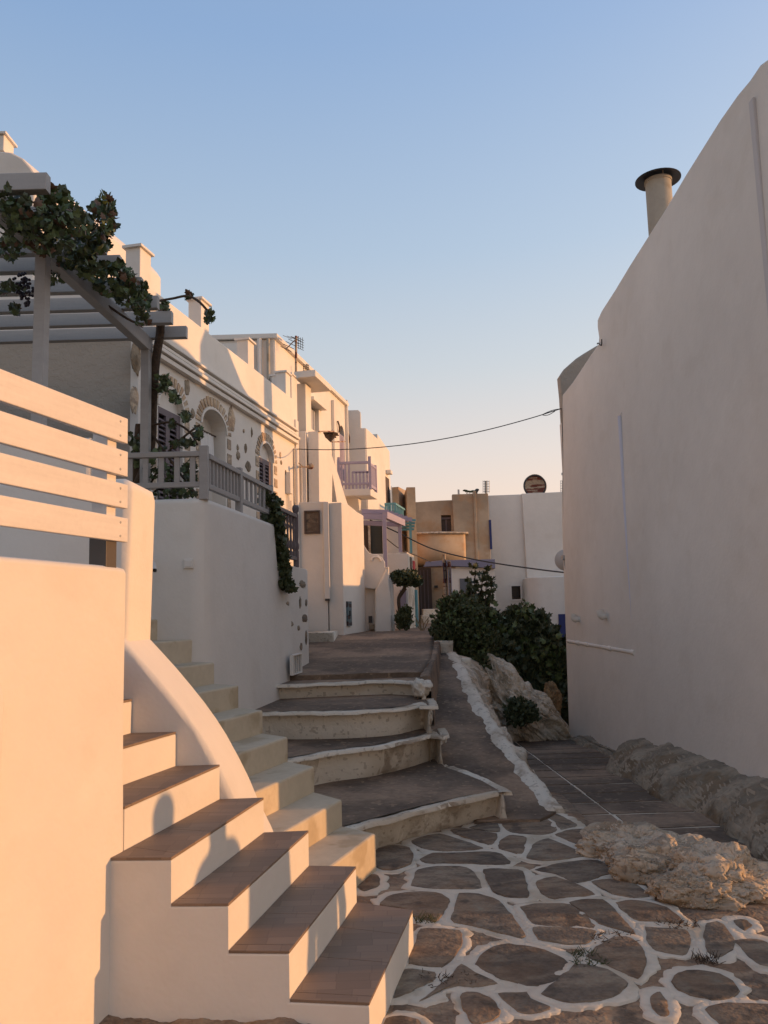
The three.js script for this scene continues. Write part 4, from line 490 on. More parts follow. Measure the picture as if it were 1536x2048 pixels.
{ // curved stair parapets and low walls on the left of the upper lane
  const d = 15.6, Z = ZP(d), y = (u, v) => at(u, v, d), pts = (a) => a.map(([u, v]) => { const p = y(u, v); return [p.x, p.y]; }), gy = pathY(d) - .3;
  const a = thing('curved_stair_wall', 'white scalloped stair parapet with an arched recess past the stair block', 'wall', V(y(750, 1200).x, gy + .3, d));
  const up = pts([[727, 1088], [732, 1097], [738, 1105], [745, 1108], [755, 1109], [764, 1115], [770, 1124], [771, 1150], [751, 1178], [729, 1176]]); part(a, 'scalloped_parapet', slab(Z, up, -.2, 0, .012), mat.white);
  const rec = []; for (let i = 0; i <= 12; i++) { const t = Math.PI * i / 12, p = y(752 - 9 * Math.cos(t), 1122 - 8 * Math.sin(t)); rec.push(p.clone().setZ(-d + .012)); } part(a, 'arch_moulding', tube(rec, .02, 6), mat.white);
  const lx = y(729, 1200).x, rx = y(752, 1200).x; part(a, 'recess_wall', bx(lx - .1, rx + .1, gy, y(740, 1176).y, d + .15, d + .4), mat.white); const gr = [y(737, 1246), y(744, 1232)]; part(a, 'vent', bx(gr[0].x, gr[1].x, gr[0].y, gr[1].y, d + .12, d + .15), mat.metalDark); part(a, 'pavement_grille', bx(y(738, 1250).x, y(751, 1250).x, y(740, 1259).y, y(740, 1249).y, d - .02, d + .15), mat.stoneWall);
  const b = thing('white_buttress', 'bulging white buttress wall stepping down to the upper lane', 'wall', V(y(765, 1250).x, gy + .3, d - .3)); const Zb = ZP(d - .25), q = (arr) => arr.map(([u, v]) => { const p = at(u, v, d - .25); return [p.x, p.y]; });
  part(b, 'main_face', smooth(slab(Zb, [...q([[749, 1275], [784, 1275], [783, 1200], [779, 1165], [778, 1134], [774, 1133], [768, 1145], [757, 1168], [750, 1180]])].reverse(), -.5, 0, .04)), mat.white);
  part(b, 'lower_shoulder', smooth(slab(ZP(d - .1), q([[778, 1275], [791, 1275], [789, 1220], [787, 1170], [782, 1157], [776, 1156]]).reverse().map(p => p), -.4, 0, .04)), mat.white);
  const c = thing('garden_wall', 'weathered white lane wall behind the round clipped tree', 'wall', V(at(800, 1240, 16.6).x, 1.2, 16.6)); const Zc = ZP(16.8), qc = [[787, 1262], [818, 1262], [818, 1107], [775, 1107], [775, 1262]].map(([u, v]) => { const p = at(u, v, 16.8); return [p.x, p.y]; }); part(c, 'front', slab(Zc, [[qc[4][0] - .3, .9], [qc[1][0] - .01, .9], [qc[2][0] - .01, qc[2][1]], [qc[3][0] - .3, qc[3][1]]], -.3, 0, .01), mat.white); const RC = new Plane(qc[1][0], 16.8, 10), re = RC.s(831, 1200); part(c, 'side', slab(RC, [[.0, .9], [re, .9], [re, RC.y(829, 1112)], [.1, RC.y(819, 1106)], [0, RC.y(818, 1112)]], -.3, .0, .01), mat.wash); part(c, 'red_sign', box(RC, RC.s(825, 1130), RC.s(829, 1130), RC.y(827, 1152), RC.y(827, 1122), .0, .02), M([.5, .06, .05])); part(c, 'narrow_window', box(RC, RC.s(820, 1130), RC.s(823, 1130), RC.y(822, 1140), RC.y(822, 1115), .0, .015), mat.stoneDark); part(c, 'blue_post', box(RC, re - .1, re + .02, 1.2, RC.y(831, 1180), .0, .05), mat.turquoise); part(c, 'lilac_panel', bx(at(800, 1200, 16.8).x, at(812, 1200, 16.8).x, 1.2, at(805, 1180, 16.8).y, 16.75, 16.79), mat.lilacBand);
  // lilac pergola
  const lp = thing('lilac_pergola', 'lilac painted pergola on two posts over the upper lane', 'pergola', at(785, 1105, 17)); const lm = mat.lilac, A0 = at(772, 1052, 16.3), B0 = at(801, 1060, 17.6);
  part(lp, 'post', bx(at(766, 1090, 16.3).x, at(774, 1090, 16.3).x, at(770, 1134, 16.3).y, at(770, 1030, 16.3).y, 16.25, 16.35, .006), lm); part(lp, 'post', bx(at(797, 1090, 17.4).x, at(804, 1090, 17.4).x, 1.2, at(800, 1040, 17.4).y, 17.35, 17.45, .006), lm);
  part(lp, 'beam', bar(at(770, 1030, 16.25), at(806, 1046, 17.6), .1, .14), lm, { label: 'beam with pink underside' }); part(lp, 'beam', bar(at(725, 1033, 16.3), at(771, 1034, 16.3), .06, .1), lm); part(lp, 'beam', bar(at(728, 1046, 17.6), at(802, 1049, 17.5), .06, .1), lm);
  for (let i = 0; i < 6; i++) { const t = i / 5, dd = 16.4 + 1.8 * t; part(lp, 'rafter', bar(at(723 + 6 * t, 1023 + 11 * t, dd), at(778 + 46 * t, 1024 + 15 * t, dd), .05, .09), lm); }
  const tp = thing('turquoise_pergola', 'turquoise painted porch post and eave behind the lilac pergola', 'pergola', at(822, 1105, 19)); part(tp, 'post', bx(at(819, 1080, 19).x, at(824, 1080, 19).x, at(822, 1106, 19).y, at(822, 1040, 19).y, 18.95, 19.05), mat.turquoise); for (let i = 0; i < 4; i++) part(tp, 'rafter', bx(at(803, 1045, 19).x, at(831 - i, 1045, 19).x, at(820, 1040 + i * 5, 19).y - .05, at(820, 1040 + i * 5, 19).y, 18.8 + i * .12, 18.86 + i * .12), mat.turquoise);
  // porch behind the pergola
  const ph = thing('porch_wall', 'white porch wall with a dark green doorway under the lilac pergola', 'wall', at(765, 1105, 18.6)); part(ph, 'back_wall', bx(at(722, 1080, 18.6).x, at(800, 1080, 18.6).x, .9, at(760, 1030, 18.6).y, 18.6, 18.9), mat.white); part(ph, 'doorway', bx(at(742, 1080, 18.6).x, at(765, 1080, 18.6).x, 2.4, at(750, 1042, 18.6).y, 18.55, 18.598), M([.09, .095, .08], { map: texWood })); part(ph, 'shutter', bx(at(728, 1080, 18.6).x, at(736, 1080, 18.6).x, 2.7, at(730, 1042, 18.6).y, 18.52, 18.597), mat.darkWood); part(ph, 'pale_post', bx(at(737, 1080, 18.6).x, at(741, 1080, 18.6).x, 2.4, at(738, 1040, 18.6).y, 18.45, 18.55), mat.wash); part(ph, 'door_jamb', bx(at(765, 1080, 18.6).x, at(769, 1080, 18.6).x, 2.4, at(766, 1050, 18.6).y, 18.5, 18.598), mat.white);
}

// ------------------------------------------------------------------ ochre house and white block closing the lane
{
  const d = 24, h = thing('ochre_house', 'weathered ochre plastered house with a curved balcony at the lane end', 'house', V(2, 1.3, 24)), X = (u, dd = d) => at(u, 1080, dd).x, Y = (u, v, dd = d) => at(u, v, dd).y;
  const dr = [X(884), X(904), Y(895, 1072), Y(895, 1030)];
  part(h, 'left_wing', slab(ZP(d), [[X(822), .6], [X(908), .6], [X(908), Y(905, 1000)], [X(880), Y(880, 1001)], [X(850), Y(850, 1003)], [X(822), Y(822, 1005)]], -.3, 0, .01, [rect(dr[0], dr[1], dr[2], dr[3])]), mat.ochre);
  const dg = part(h, 'balcony_door', bx(dr[0], dr[1], dr[2], dr[3], d + .12, d + .18), mat.darkWood, { label: 'dark double door' }); part(dg, 'meeting_rail', bx((dr[0] + dr[1]) / 2 - .02, (dr[0] + dr[1]) / 2 + .02, dr[2], dr[3] - .12, d + .09, d + .12), mat.brownPaint); part(dg, 'transom', bx(dr[0], dr[1], dr[3] - .12, dr[3] - .06, d + .08, d + .12), mat.brownPaint);
  part(h, 'side_return', slab(new Plane(X(822), d, 175), [[0, .6], [1.4, .6], [1.4, Y(822, 1005) + .25], [0, Y(822, 1005)]], 0, .25, .0), mat.ochre);
  part(h, 'rear_block', bx(X(785, d - 1.3), X(800, d - 1.3) - .2, 1, Y(790, 985), d - 1.3, d - 1.0), mat.ochre); const rb = new Plane(X(800, d - 1.3), d - 1.3, 17); part(h, 'rear_block_side', box(rb, 0, 1.15, 1, Y(790, 987), -.2, 0), mat.ochre);
  part(h, 'right_wing', bx(X(907), X(978), .6, Y(940, 990), d - .25, d + .05, .01), mat.ochre); part(h, 'pilaster', bx(X(948), X(953), .6, Y(950, 989) + .06, d - .32, d - .25, .01), mat.ochre);
  part(h, 'narrow_shutter', bx(X(977), X(981), Y(979, 1100), Y(979, 1042), d - .33, d - .25), mat.blue, { label: 'dark blue narrow shutter' });
  // curved balcony parapet
  const rows = [], cap = []; for (let i = 0; i <= 24; i++) { const t = i / 24, x = X(800, d) + (X(928) - X(800)) * t, o = .30 + .45 * Math.sin(Math.PI * (.15 + .75 * t)); rows.push([V(x, Y(860, 1072) - .02, d - o), V(x, Y(860, 1100), d - o), V(x, Y(860, 1125), d - o + .1), V(x, Y(860, 1134), d - .1)]); cap.push(V(x, Y(860, 1071), d - o - .02)); }
  rows.push([V(X(928), Y(860, 1072) - .02, d), V(X(928), Y(860, 1100), d), V(X(928), Y(860, 1125), d), V(X(928), Y(860, 1134), d)]); part(h, 'balcony_parapet', smooth(sheet(rows)), mat.ochre); cap.push(V(X(930), Y(860, 1071), d)); part(h, 'balcony_coping', ridge(cap, [[-.06, -.03], [-.06, .03], [.08, .03], [.08, -.03], [-.06, -.03]], .002, 1, 0, .15), mat.wash);
  part(h, 'roof_vent', tube([V(X(956), Y(956, 994), d), V(X(956), Y(956, 984), d), V(X(958), Y(958, 980), d), V(X(961), Y(961, 981), d)], .05, 8), mat.metalDark);
  part(h, 'roof_rod', cyl(V(X(921), Y(921, 995), d), V(X(921), Y(921, 979), d), .03), mat.metalGrey);
  const an = thing('tv_antenna', 'thin grid antenna on the ochre house roof', 'antenna', at(972, 992, 24), 'rooftop antennas'); part(an, 'mast', cyl(at(972, 992, 24), at(972, 962, 24), .025), mat.metalDark); for (let i = 0; i < 5; i++) part(an, 'grid_rod', cyl(at(966, 963 + i * 5, 24.02), at(979, 963 + i * 5, 24.02), .008, .008, 5), mat.metalGrey); for (let i = 0; i < 5; i++) part(an, 'grid_rod', cyl(at(966 + i * 3.2, 961, 24.03), at(966 + i * 3.2, 986, 24.03), .008, .008, 5), mat.metalGrey);
  const rp = thing('rooftop_plant', 'sparse weed growing on the ochre house roof', 'plant', at(942, 992, 24)); for (let i = 0; i < 7; i++) { const a = at(936 + i * 2, 992, 24), b = at(930 + i * 4, 980 + 5 * hash(i, 1, 2), 24); part(rp, 'stem', cyl(a, b, .012, .006, 5), mat.bark); part(rp, 'leaf', rockGeo(b, .07, .03, .05, i, .3, 1), mat.leafDark); }
  // ground-floor room with lilac band
  const g = thing('lilac_banded_room', 'low white room with a lilac eave band under the ochre house', 'house', V(2.3, 1.2, 23)), e = 22.8; part(g, 'front_wall', bx(X(893, e), X(986, e), .5, Y(930, 1136, e), e, e + .3, .01), mat.white); part(g, 'eave_band', slab(ZP(e), [[X(862, e), Y(862, 1133, e)], [X(893, e), Y(893, 1132, e)], [X(987, e), Y(987, 1137, e)], [X(987, e), Y(987, 1119, e)], [X(890, e), Y(890, 1121, e)], [X(850, e), Y(850, 1124, e)], [X(845, e), Y(845, 1134, e)]], -.2, .12, .01), mat.lilacBand); part(g, 'window', bx(X(916, e), X(940, e), Y(928, 1205, e), Y(928, 1157, e), e - .03, e), M([.16, .17, .19], { map: texWood })); part(g, 'porch_side', bx(X(858, e), X(894, e), .6, Y(870, 1132, e), e + .9, e + 1.1), mat.ochre);
  const dd = part(g, 'front_door', bx(X(831, 23.6), X(860, 23.6), 1.25, Y(845, 1136, 23.6), 23.6, 23.75), mat.darkWood, { label: 'old dark wooden door' }); for (let i = 1; i < 4; i++) part(dd, 'panel_joint', bx(X(831, 23.6) + (X(860, 23.6) - X(831, 23.6)) * i / 4 - .015, X(831, 23.6) + (X(860, 23.6) - X(831, 23.6)) * i / 4 + .015, 1.3, Y(845, 1140, 23.6), 23.58, 23.6), mat.brownPaint); part(g, 'mailbox', bx(X(869, e), X(876, e), Y(872, 1174, e), Y(872, 1169, e), e + .82, e + .9), mat.metalDark);
  for (let i = 0; i < 2; i++) part(g, 'door_step', bx(X(838 + 4 * i, 22), X(880, 22), .8, 1.30 + .17 * (i + 1), 21.8 + .4 * i, 23, .01), mat.wash);
  // clothes on poles
  for (const [u, v0, v1, dx] of [[888, 1108, 1222, 0], [898, 1122, 1200, 1]]) { const f = thing('cloth_pole', dx ? 'shorter striped pole beside the hanging cloth' : 'tall striped pole with dark cloth hanging by the bushes', 'pole', V(at(u, v1, 20.5).x, 1.2, 20.5), 'striped poles'); part(f, 'shaft', cyl(at(u + 3, v1, 20.5), at(u, v0, 20.5), .05, .045, 8), mat.rust); const rows = [[], [], []]; for (let i = 0; i <= 10; i++) { const t = i / 10; [0, .5, 1].forEach((k, r) => rows[r].push(at(u - 3 + 8 * t + 2 * k, v0 + 14 + (dx ? 62 : 40) * k + 4 * Math.sin(t * 7), 20.45 - .06 * Math.sin(t * 9)))); } part(f, 'cloth', smooth(sheet(rows)), dx ? M([.35, .32, .36]) : M([.05, .04, .06])); }
}
{
  const d = 25, X = (u) => at(u, 1080, d).x, Y = (u, v) => at(u, v, d).y, h = thing('white_block_house', 'large blank white house wall left of the right-hand building', 'house', V(4.5, .3, 25.5));
  const w = [X(1017), X(1037), Y(1027, 1200), Y(1027, 1171)];
  part(h, 'left_bay', slab(ZP(d), [[X(983), -.6], [X(1062), -.6], [X(1060), Y(1060, 988)], [X(980), Y(980, 991)]], -.3, 0, .012, [rect(w[0], w[1], w[2], w[3])]), mat.white); part(h, 'right_bay', slab(ZP(d), [[X(1051), -.6], [X(1175), -.6], [X(1175), Y(1160, 983)], [X(1047.5), Y(1047.5, 988)]], -.3, .10, .012), mat.white);
  part(h, 'window_pane', bx(w[0], w[1], w[2], w[3], d + .12, d + .16), mat.glassDark, { label: 'small dark window' }); part(h, 'window_frame', slab(ZP(d), rect(w[0] - .03, w[1] + .03, w[2] - .03, w[3] + .03), .0, .02, .003, [rect(w[0] + .02, w[1] - .02, w[2] + .02, w[3] - .02)]), mat.whiteSmooth);
  part(h, 'corner_cable', cyl(V(X(981) - .02, .2, d - .04), V(X(979) - .02, Y(979, 988), d - .04), .02, .02, 6), mat.cable);
  const l = thing('white_annex', 'lower white annex with rounded left side and blue door', 'house', V(5.6, .2, 23.6)), e = 23.6; const x0 = at(1063, 1200, e).x, x1 = at(1170, 1200, e).x, yt = at(1100, 1153, e).y; part(l, 'annex_wall', smooth(prism((() => { const p = [[x1, e], [x1, e + 1.35], [x0, e + 1.35]]; for (let i = 0; i <= 8; i++) { const a = Math.PI + Math.PI / 2 * i / 8; p.push([x0 + .35 + .35 * Math.cos(a), e + .35 + .35 * Math.sin(a)]); } return p.reverse(); })(), -.7, yt, .03)), mat.white);
  part(l, 'door', bx(at(1117, 1240, e).x, at(1149, 1240, e).x, -.5, at(1130, 1228, e).y, e - .04, e - .001), mat.blue, { label: 'deep blue door' });
  const rd = thing('satellite_dish', 'large rusty mesh satellite dish on top of the white house', 'satellite dish', at(1070, 990, 25.6), 'satellite dishes'); const c = at(1070, 972, 25.6), r = .0137 * 25.6; const dg = new THREE.SphereGeometry(r * 1.6, 28, 10, 0, Math.PI * 2, 0, .675); dg.rotateX(-Math.PI / 2 + .08); dg.translate(0, 0, r * 1.25); dg.translate(c.x, c.y, c.z); part(rd, 'reflector', dg, mat.rust); const rg = new THREE.TorusGeometry(r, .03, 6, 32); rg.translate(c.x, c.y, c.z); part(rd, 'rim', rg, mat.metalDark); part(rd, 'stand', cyl(c.clone().add(V(0, -r * 1.1, .3)), c.clone().add(V(0, 0, .25)), .05), mat.metalDark);
  const sd = thing('satellite_dish', 'plain grey satellite dish beside the right-hand building corner', 'satellite dish', at(1136, 1140, 22.5), 'satellite dishes'); const c2 = at(1131, 1120, 22.5), r2 = .0134 * 22.5, g2 = new THREE.SphereGeometry(r2 * 1.8, 24, 8, 0, Math.PI * 2, 0, .59); g2.rotateX(Math.PI / 2); g2.translate(0, 0, -r2 * 1.5); g2.rotateY(-.25); g2.translate(c2.x, c2.y, c2.z); part(sd, 'reflector', g2, M([.42, .40, .37])); part(sd, 'mast', cyl(at(1136, 1146, 22.3), at(1136, 1122, 22.3), .04), mat.metalGrey); part(sd, 'bracket', bx(at(1133, 1126, 22.2).x, at(1140, 1126, 22.2).x, at(1136, 1130, 22.2).y, at(1136, 1121, 22.2).y, 22.15, 22.3, .01), mat.metalDark);
  const an = thing('tv_antenna', 'antenna mast beside the right-hand house edge above the white block', 'antenna', at(1131, 985, 26), 'rooftop antennas'); part(an, 'mast', cyl(at(1132, 986, 26), at(1128, 946, 26), .03), mat.metalDark); part(an, 'head', bar(at(1123, 948, 26), at(1130, 948, 26), .06, .08), mat.metalGrey); for (let i = 0; i < 5; i++) part(an, 'grid_rod', cyl(at(1121, 962 + i * 5, 26), at(1131, 961 + i * 5, 26), .008, .008, 5), mat.metalGrey); for (let i = 0; i < 4; i++) part(an, 'grid_rod', cyl(at(1121 + i * 3, 961, 26), at(1121 + i * 3, 984, 26), .008, .008, 5), mat.metalGrey); part(an, 'clamp', bx(at(1126, 958, 26).x, at(1131, 958, 26).x, at(1128, 961, 26).y, at(1128, 955, 26).y, 25.95, 26.05), mat.metalDark);
}
// ------------------------------------------------------------------ right-hand house
const RW = new Plane(2.925, 13.07, 180);
{
  const h = thing('right_hand_house', 'tall blank white house wall filling the right of the view', 'house', V(4.5, -.5, 9.5)), q = (u, v) => RW.px(u, v), nearS = 13.07 - 5.38;
  const top = [[1125, 790], [1145, 765], [1163, 738], [1180, 712], [1197, 688], [1198, 675], [1195, 655], [1195, 640], [1203, 622], [1230, 580], [1260, 530], [1298, 470], [1330, 420], [1370, 352], [1400, 304], [1440, 240], [1475, 190], [1500, 160], [1520, 130], [1536, 118]].map(([u, v]) => q(u, v)); const yE = top[top.length - 1][1];
  const wall = slab(RW, [[.0, -.95], [nearS, -.95], [nearS, yE + .05], ...top.slice().reverse(), [-.03, 3]], -.3, 0, .012); const wp = wall.attributes.position; for (let i = 0; i < wp.count; i++) { const y = wp.getY(i), f = Math.max(0, .5 - (y + .5)); wp.setX(i, wp.getX(i) - (wp.getX(i) < 3 ? .10 * Math.min(1, f) : 0)); } part(h, 'lane_wall', smoothCrease(wall), mat.white);
  part(h, 'far_wall', bx(2.96, 9, -.9, 4.6, 12.8, 13.05, .02), mat.white); part(h, 'near_wall', slab(new Plane(3.0, 5.40, 83), rect(0, 6, -.9, yE), -.25, 0), mat.white); part(h, 'roof', prism([[3.2, 5.6], [8.8, 6.6], [8.8, 12.9], [3.2, 12.9]], 4.3, 4.45), mat.white);
  // far parapet end, rising to the right, seen over the low stretch of wall
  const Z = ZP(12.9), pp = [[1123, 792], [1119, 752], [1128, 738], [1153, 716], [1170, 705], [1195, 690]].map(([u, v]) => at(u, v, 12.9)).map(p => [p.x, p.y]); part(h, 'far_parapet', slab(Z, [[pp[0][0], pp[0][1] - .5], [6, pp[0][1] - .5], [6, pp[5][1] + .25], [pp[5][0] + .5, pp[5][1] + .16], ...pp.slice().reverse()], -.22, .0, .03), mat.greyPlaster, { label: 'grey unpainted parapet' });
  part(h, 'roof_stair_head', slab(new Plane(3.6, 13.0, 180), [[.35, 4.3], [2.35, 4.3], [2.35, 5.95], [1.75, 6.0], [1.1, 5.5], [.35, 5.2]], -3, 0, .03), mat.white);
  const gw = thing('rear_garden_wall', 'white garden wall continuing behind the right-hand house', 'wall', V(4.2, -.5, 15)); part(gw, 'wall_face', bx(4.1, 4.35, -.9, 2.5, 13.1, 16.0, .02), mat.white);
  const ov = thing('room_over_lane', 'white upper room bridging the alley beside the right-hand house', 'building', V(4.4, -.5, 2.5)); part(ov, 'room', bx(3.5, 5.4, 3.35, 5.7, .5, 5.33, .02), mat.white); part(ov, 'support_wall', bx(3.5, 5.4, -.7, 3.34, .2, .55, .02), mat.white);
  const fr = thing('far_right_house', 'white house hidden behind the right-hand house', 'house', V(9, -.5, 22)); part(fr, 'wall_face', bx(8.6, 9.2, -.9, 3.5, 17, 28), mat.white);
  // flue
  const fl = thing('flue_chimney', 'rust-streaked cement flue pipe with a black conical cap', 'chimney', at(1305, 480, 9.6)), dF = 9.5, b = at(1320, 520, dF), t = at(1316, 362, dF), wd = (at(1343, 400, dF).x - at(1292, 400, dF).x) / 2; const flue = part(fl, 'flue_pipe', [cyl(b.clone().setX(t.x).setY(4.2), t.clone().setX(t.x), wd * 1.02, wd * .98, 24)], mat.pipeGrey); part(flue, 'collar', cyl(t.clone().add(V(0, -.03, 0)), t.clone().add(V(0, .004, 0)), wd * 1.05, wd * 1.05, 24), mat.pipeGrey);
  const cr = (at(1360, 360, dF).x - at(1272, 360, dF).x) / 2, lp = [[0, .10], [.05, .098], [cr * .5, .06], [cr, 0], [cr, -.012], [cr * .5, .045], [0, .08]].map(p => new THREE.Vector2(...p)), lg = new THREE.LatheGeometry(lp, 32); lg.translate(t.x, t.y + .02, t.z); part(fl, 'rain_cap', lg, mat.metalDark); for (let i = 0; i < 3; i++) { const a = i * 2.1 + .6, o = V(Math.cos(a) * wd * .95, 0, Math.sin(a) * wd * .95); part(fl, 'strut', cyl(t.clone().add(new THREE.Vector3(o.x, -.05, o.z)), t.clone().add(new THREE.Vector3(o.x, .07, o.z)), .008, .008, 5), mat.rust); }
  const P = (u, v, o = .035) => { const [s, y] = q(u, v); return RW.pt(s, y, o); };
  const c0 = [P(1245, 832), P(1250, 910), P(1254, 980), P(1258, 1046), P(1264, 1130), P(1270, 1190), P(1274, 1248), P(1278, 1303)], vp = thing('conduit_pipe', 'white drain pipe running down and along the right-hand house wall', 'pipe', c0[7].clone()); const sx = c0.map(p => p.z).reduce((a, b2) => a + b2, 0) / c0.length; c0.forEach(p => { p.z = sx * .65 + p.z * .35; });
  part(vp, 'vertical_run', tube(c0, .026, 8), mat.pipePaint); part(vp, 'horizontal_run', cyl(P(1143, 1282, .05), P(1279, 1305, .05), .03, .03, 10), mat.white); for (const u of [1165, 1183, 1230, 1277]) part(vp, 'coupling', cyl(P(u - 3, 1282 + (u - 1146) * .17, .05), P(u + 3, 1283 + (u - 1146) * .17, .05), .038, .038, 10), mat.white); for (const k of [0, 3, 6]) part(vp, 'clip', bar(c0[k].clone().add(V(.02, .0, .06)), c0[k].clone().add(V(.02, .02, -.06)), .02, .03), mat.metalGrey);
  for (const [u, v, lb] of [[1160, 1235, 'white elbow vent pipe nearest the house corner'], [1216, 1229, 'white elbow vent pipe left of the drain pipe']]) { const a = P(u + 6, v + 4, 0), g = thing('wall_vent_pipe', lb, 'vent pipe', a.clone(), 'elbow vent pipes'); part(g, 'stub', cyl(a, a.clone().add(V(-.10, 0, 0)), .035, .035, 12), mat.white); part(g, 'elbow', tube([a.clone().add(V(-.09, 0, 0)), a.clone().add(V(-.13, .02, 0)), a.clone().add(V(-.14, .06, 0)), a.clone().add(V(-.14, .09, .0))], .05, 12), mat.white); }
  { const [s, y] = q(1508, 200); part(h, 'wall_conduit', box(RW, s - .035, s + .035, .6, y, -.002, .03, .008), mat.conduitGrey); }
  const hl = P(1206, 791, .004); part(h, 'weep_hole', cyl(hl, hl.clone().add(V(.003, 0, 0)), .045, .045, 12), mat.metalDark);
  part(h, 'bent_wire', tube([P(1196, 688, .01), P(1204, 686, .05), P(1211, 690, .05), P(1211, 678, .05)], .008, 5), mat.cable);
  const ec = thing('corner_cable', 'thin dark cable running down the far corner of the right-hand house', 'cable', P(1150, 1110)); part(ec, 'wire', tube([RW.pt(.50, q(1127, 815)[1], .02), RW.pt(.34, 4.0, .008), RW.pt(.14, 3.2, .006), RW.pt(.12, 2.6, .006), RW.pt(.12, q(1146, 1108)[1], .01)], .006, 6), mat.cable); part(ec, 'junction_box', bx(2.86, 2.925, q(1147, 1115)[1], q(1147, 1106)[1], 12.9, 13.02, .006), mat.metalGrey); part(ec, 'loop', tube([RW.pt(.1, q(1147, 1115)[1], .03), RW.pt(.12, q(1149, 1128)[1], .03), RW.pt(.16, q(1150, 1134)[1], .03), RW.pt(.15, q(1148, 1118)[1], .03)], .008, 5), mat.metalGrey);
  // rough stone bench at the foot of the wall
  const pl = thing('stone_plinth', 'rough sloping stone plinth along the foot of the right-hand wall', 'plinth', V(2.6, -.1, 8)), rows = []; for (let i = 0; i <= 190; i++) { const d = 12.3 - 7.6 * i / 190, ly = laneY(d), big = sm(9.9, 9.2, d), w = .18 + .34 * big, hh = .05 + .23 * big, r = []; const pf = [[-w - .04, -.12], [-w, .0], [-w * .9, hh * .28], [-w * .72, hh * .62], [-w * .45, hh * .9], [-.1, hh * 1.05], [.06, hh * 1.12]]; for (let k = 0; k < 6; k++) for (let m = 0; m < 6; m++) { const t = m / 6, a = pf[k], b2 = pf[k + 1], o = a[0] + (b2[0] - a[0]) * t, y = a[1] + (b2[1] - a[1]) * t, x = 2.87 + o, q0 = fbm3(x * 1.6, y * 1.6, d * 1.6, 6), tt = q0 * 6, fl = Math.floor(tt), n = .06 * (.4 * q0 + .6 * (fl + sm(.6, 1, tt - fl)) / 6) * 2 - .02 * Math.max(0, 1 - Math.abs(fbm3(x * 2.3, y * 2.3 + 4, d * 2.3, 4)) / .05) + .012 * fbm3(x * 12, y * 12, d * 12, 3); r.push(V(x - n, ly + y + n * .8, d)); } rows.push(r); } part(pl, 'rock_ledge', smooth(sheet(rows)), mat.stoneWall);
}
function smoothCrease(g) { return g; }
// ------------------------------------------------------------------ rocks
{
  const b = thing('boulder', 'low pitted limestone outcrop between the plaza stones and lower lane', 'rock', onY(1340, 1760, 0)); const lobes = [[1258, 1702, .33, .16, .27, 3], [1345, 1745, .38, .21, .28, 5], [1438, 1775, .32, .22, .25, 8], [1395, 1792, .28, .13, .2, 13], [1290, 1725, .28, .14, .2, 17]]; part(b, 'outcrop', lobes.map(([u, v, a, h, z, s]) => { const p = onY(u, v, .0); return rockGeo(p.clone().setY(.0), a, h, z, s, .30, 40, 1.5); }), mat.rock);
  const r2 = thing('white_rock', 'rounded limewashed rock below the bushes', 'rock', onF(1040, 1440, laneY)); const p2 = onF(1045, 1440, laneY); part(r2, 'rock_body', rockGeo(new THREE.Vector3(), .95, .46, .7, 21, .34, 44, 1.5).rotateZ(-.8).translate(at(1030, 1405, 12.7).x, at(1030, 1405, 12.7).y - .12, -12.7), mat.rockWhite);
  const r3 = thing('yellow_rock', 'small ochre rock half hidden under the bushes', 'rock', onF(1105, 1445, laneY)); part(r3, 'rock_body', rockGeo(at(1103, 1402, 13.6), .16, .3, .2, 33, .35, 16), M([.33, .25, .15], { map: texStone, bumpMap: bumpRough, bumpScale: .02 }));
  const wb = thing('white_end_block', 'small limewashed block wall at the top of the ramp', 'wall', at(878, 1300, 12.3)); const a0 = at(852, 1300, 12.4), a1 = at(906, 1282, 12.4); part(wb, 'block', rough(new THREE.BoxGeometry(a1.x - a0.x, .34, .35, 12, 6, 6).translate((a0.x + a1.x) / 2, a1.y - .17, -12.6), .012, 5), mat.wash);
  const wb2 = thing('white_marker_stone', 'squared white stone at the edge of the ramp kerb', 'stone', at(930, 1330, 11.9)); const m0 = at(922, 1340, 11.9), m1 = at(941, 1316, 11.9); part(wb2, 'stone_body', rough(new THREE.BoxGeometry(m1.x - m0.x, .3, .25, 6, 6, 6).translate((m0.x + m1.x) / 2, m1.y - .15, -11.9), .01, 6), mat.wash);
  const ew = thing('lane_edge_wall', 'dark stepped edge of the upper lane above the ramp', 'kerb', V(.5, .8, 9.5)); part(ew, 'edge', smooth(ridge([V(.40, .9, 8.75), V(.46, pathY(9.4), 9.4), V(.55, pathY(10.2), 10.2), V(.66, pathY(11.3), 11.3), V(.76, pathY(12.4), 12.4)], [[.06, -.01], [.0, .006], [-.04, -.004], [-.05, -.1], [-.06, -.3], [-.08, -.6]].map(([o, h]) => [-o, h]), .010, 4, 2, .06)), mat.concrete);
  const er = struct('rubble_margin'), rows = []; for (let i = 0; i <= 110; i++) { const x = -1.35 + 1.45 * i / 110, r = []; for (let j = 0; j <= 70; j++) { const d = 2.3 + .98 * j / 70, t = j / 70; r.push(V(x, .0 + .05 * fbm3(x * 6, 3, d * 6, 6) + .02 * Math.round(4 * fbm3(x * 3, 8, d * 3, 4)) / 4 + (.02 + .075 * sm(-.05, -.5, x)) * sm(.1, .9, t), d)); } rows.push(r.reverse()); } part(er, 'rubble', smooth(sheet(rows)), mat.rubble);
}
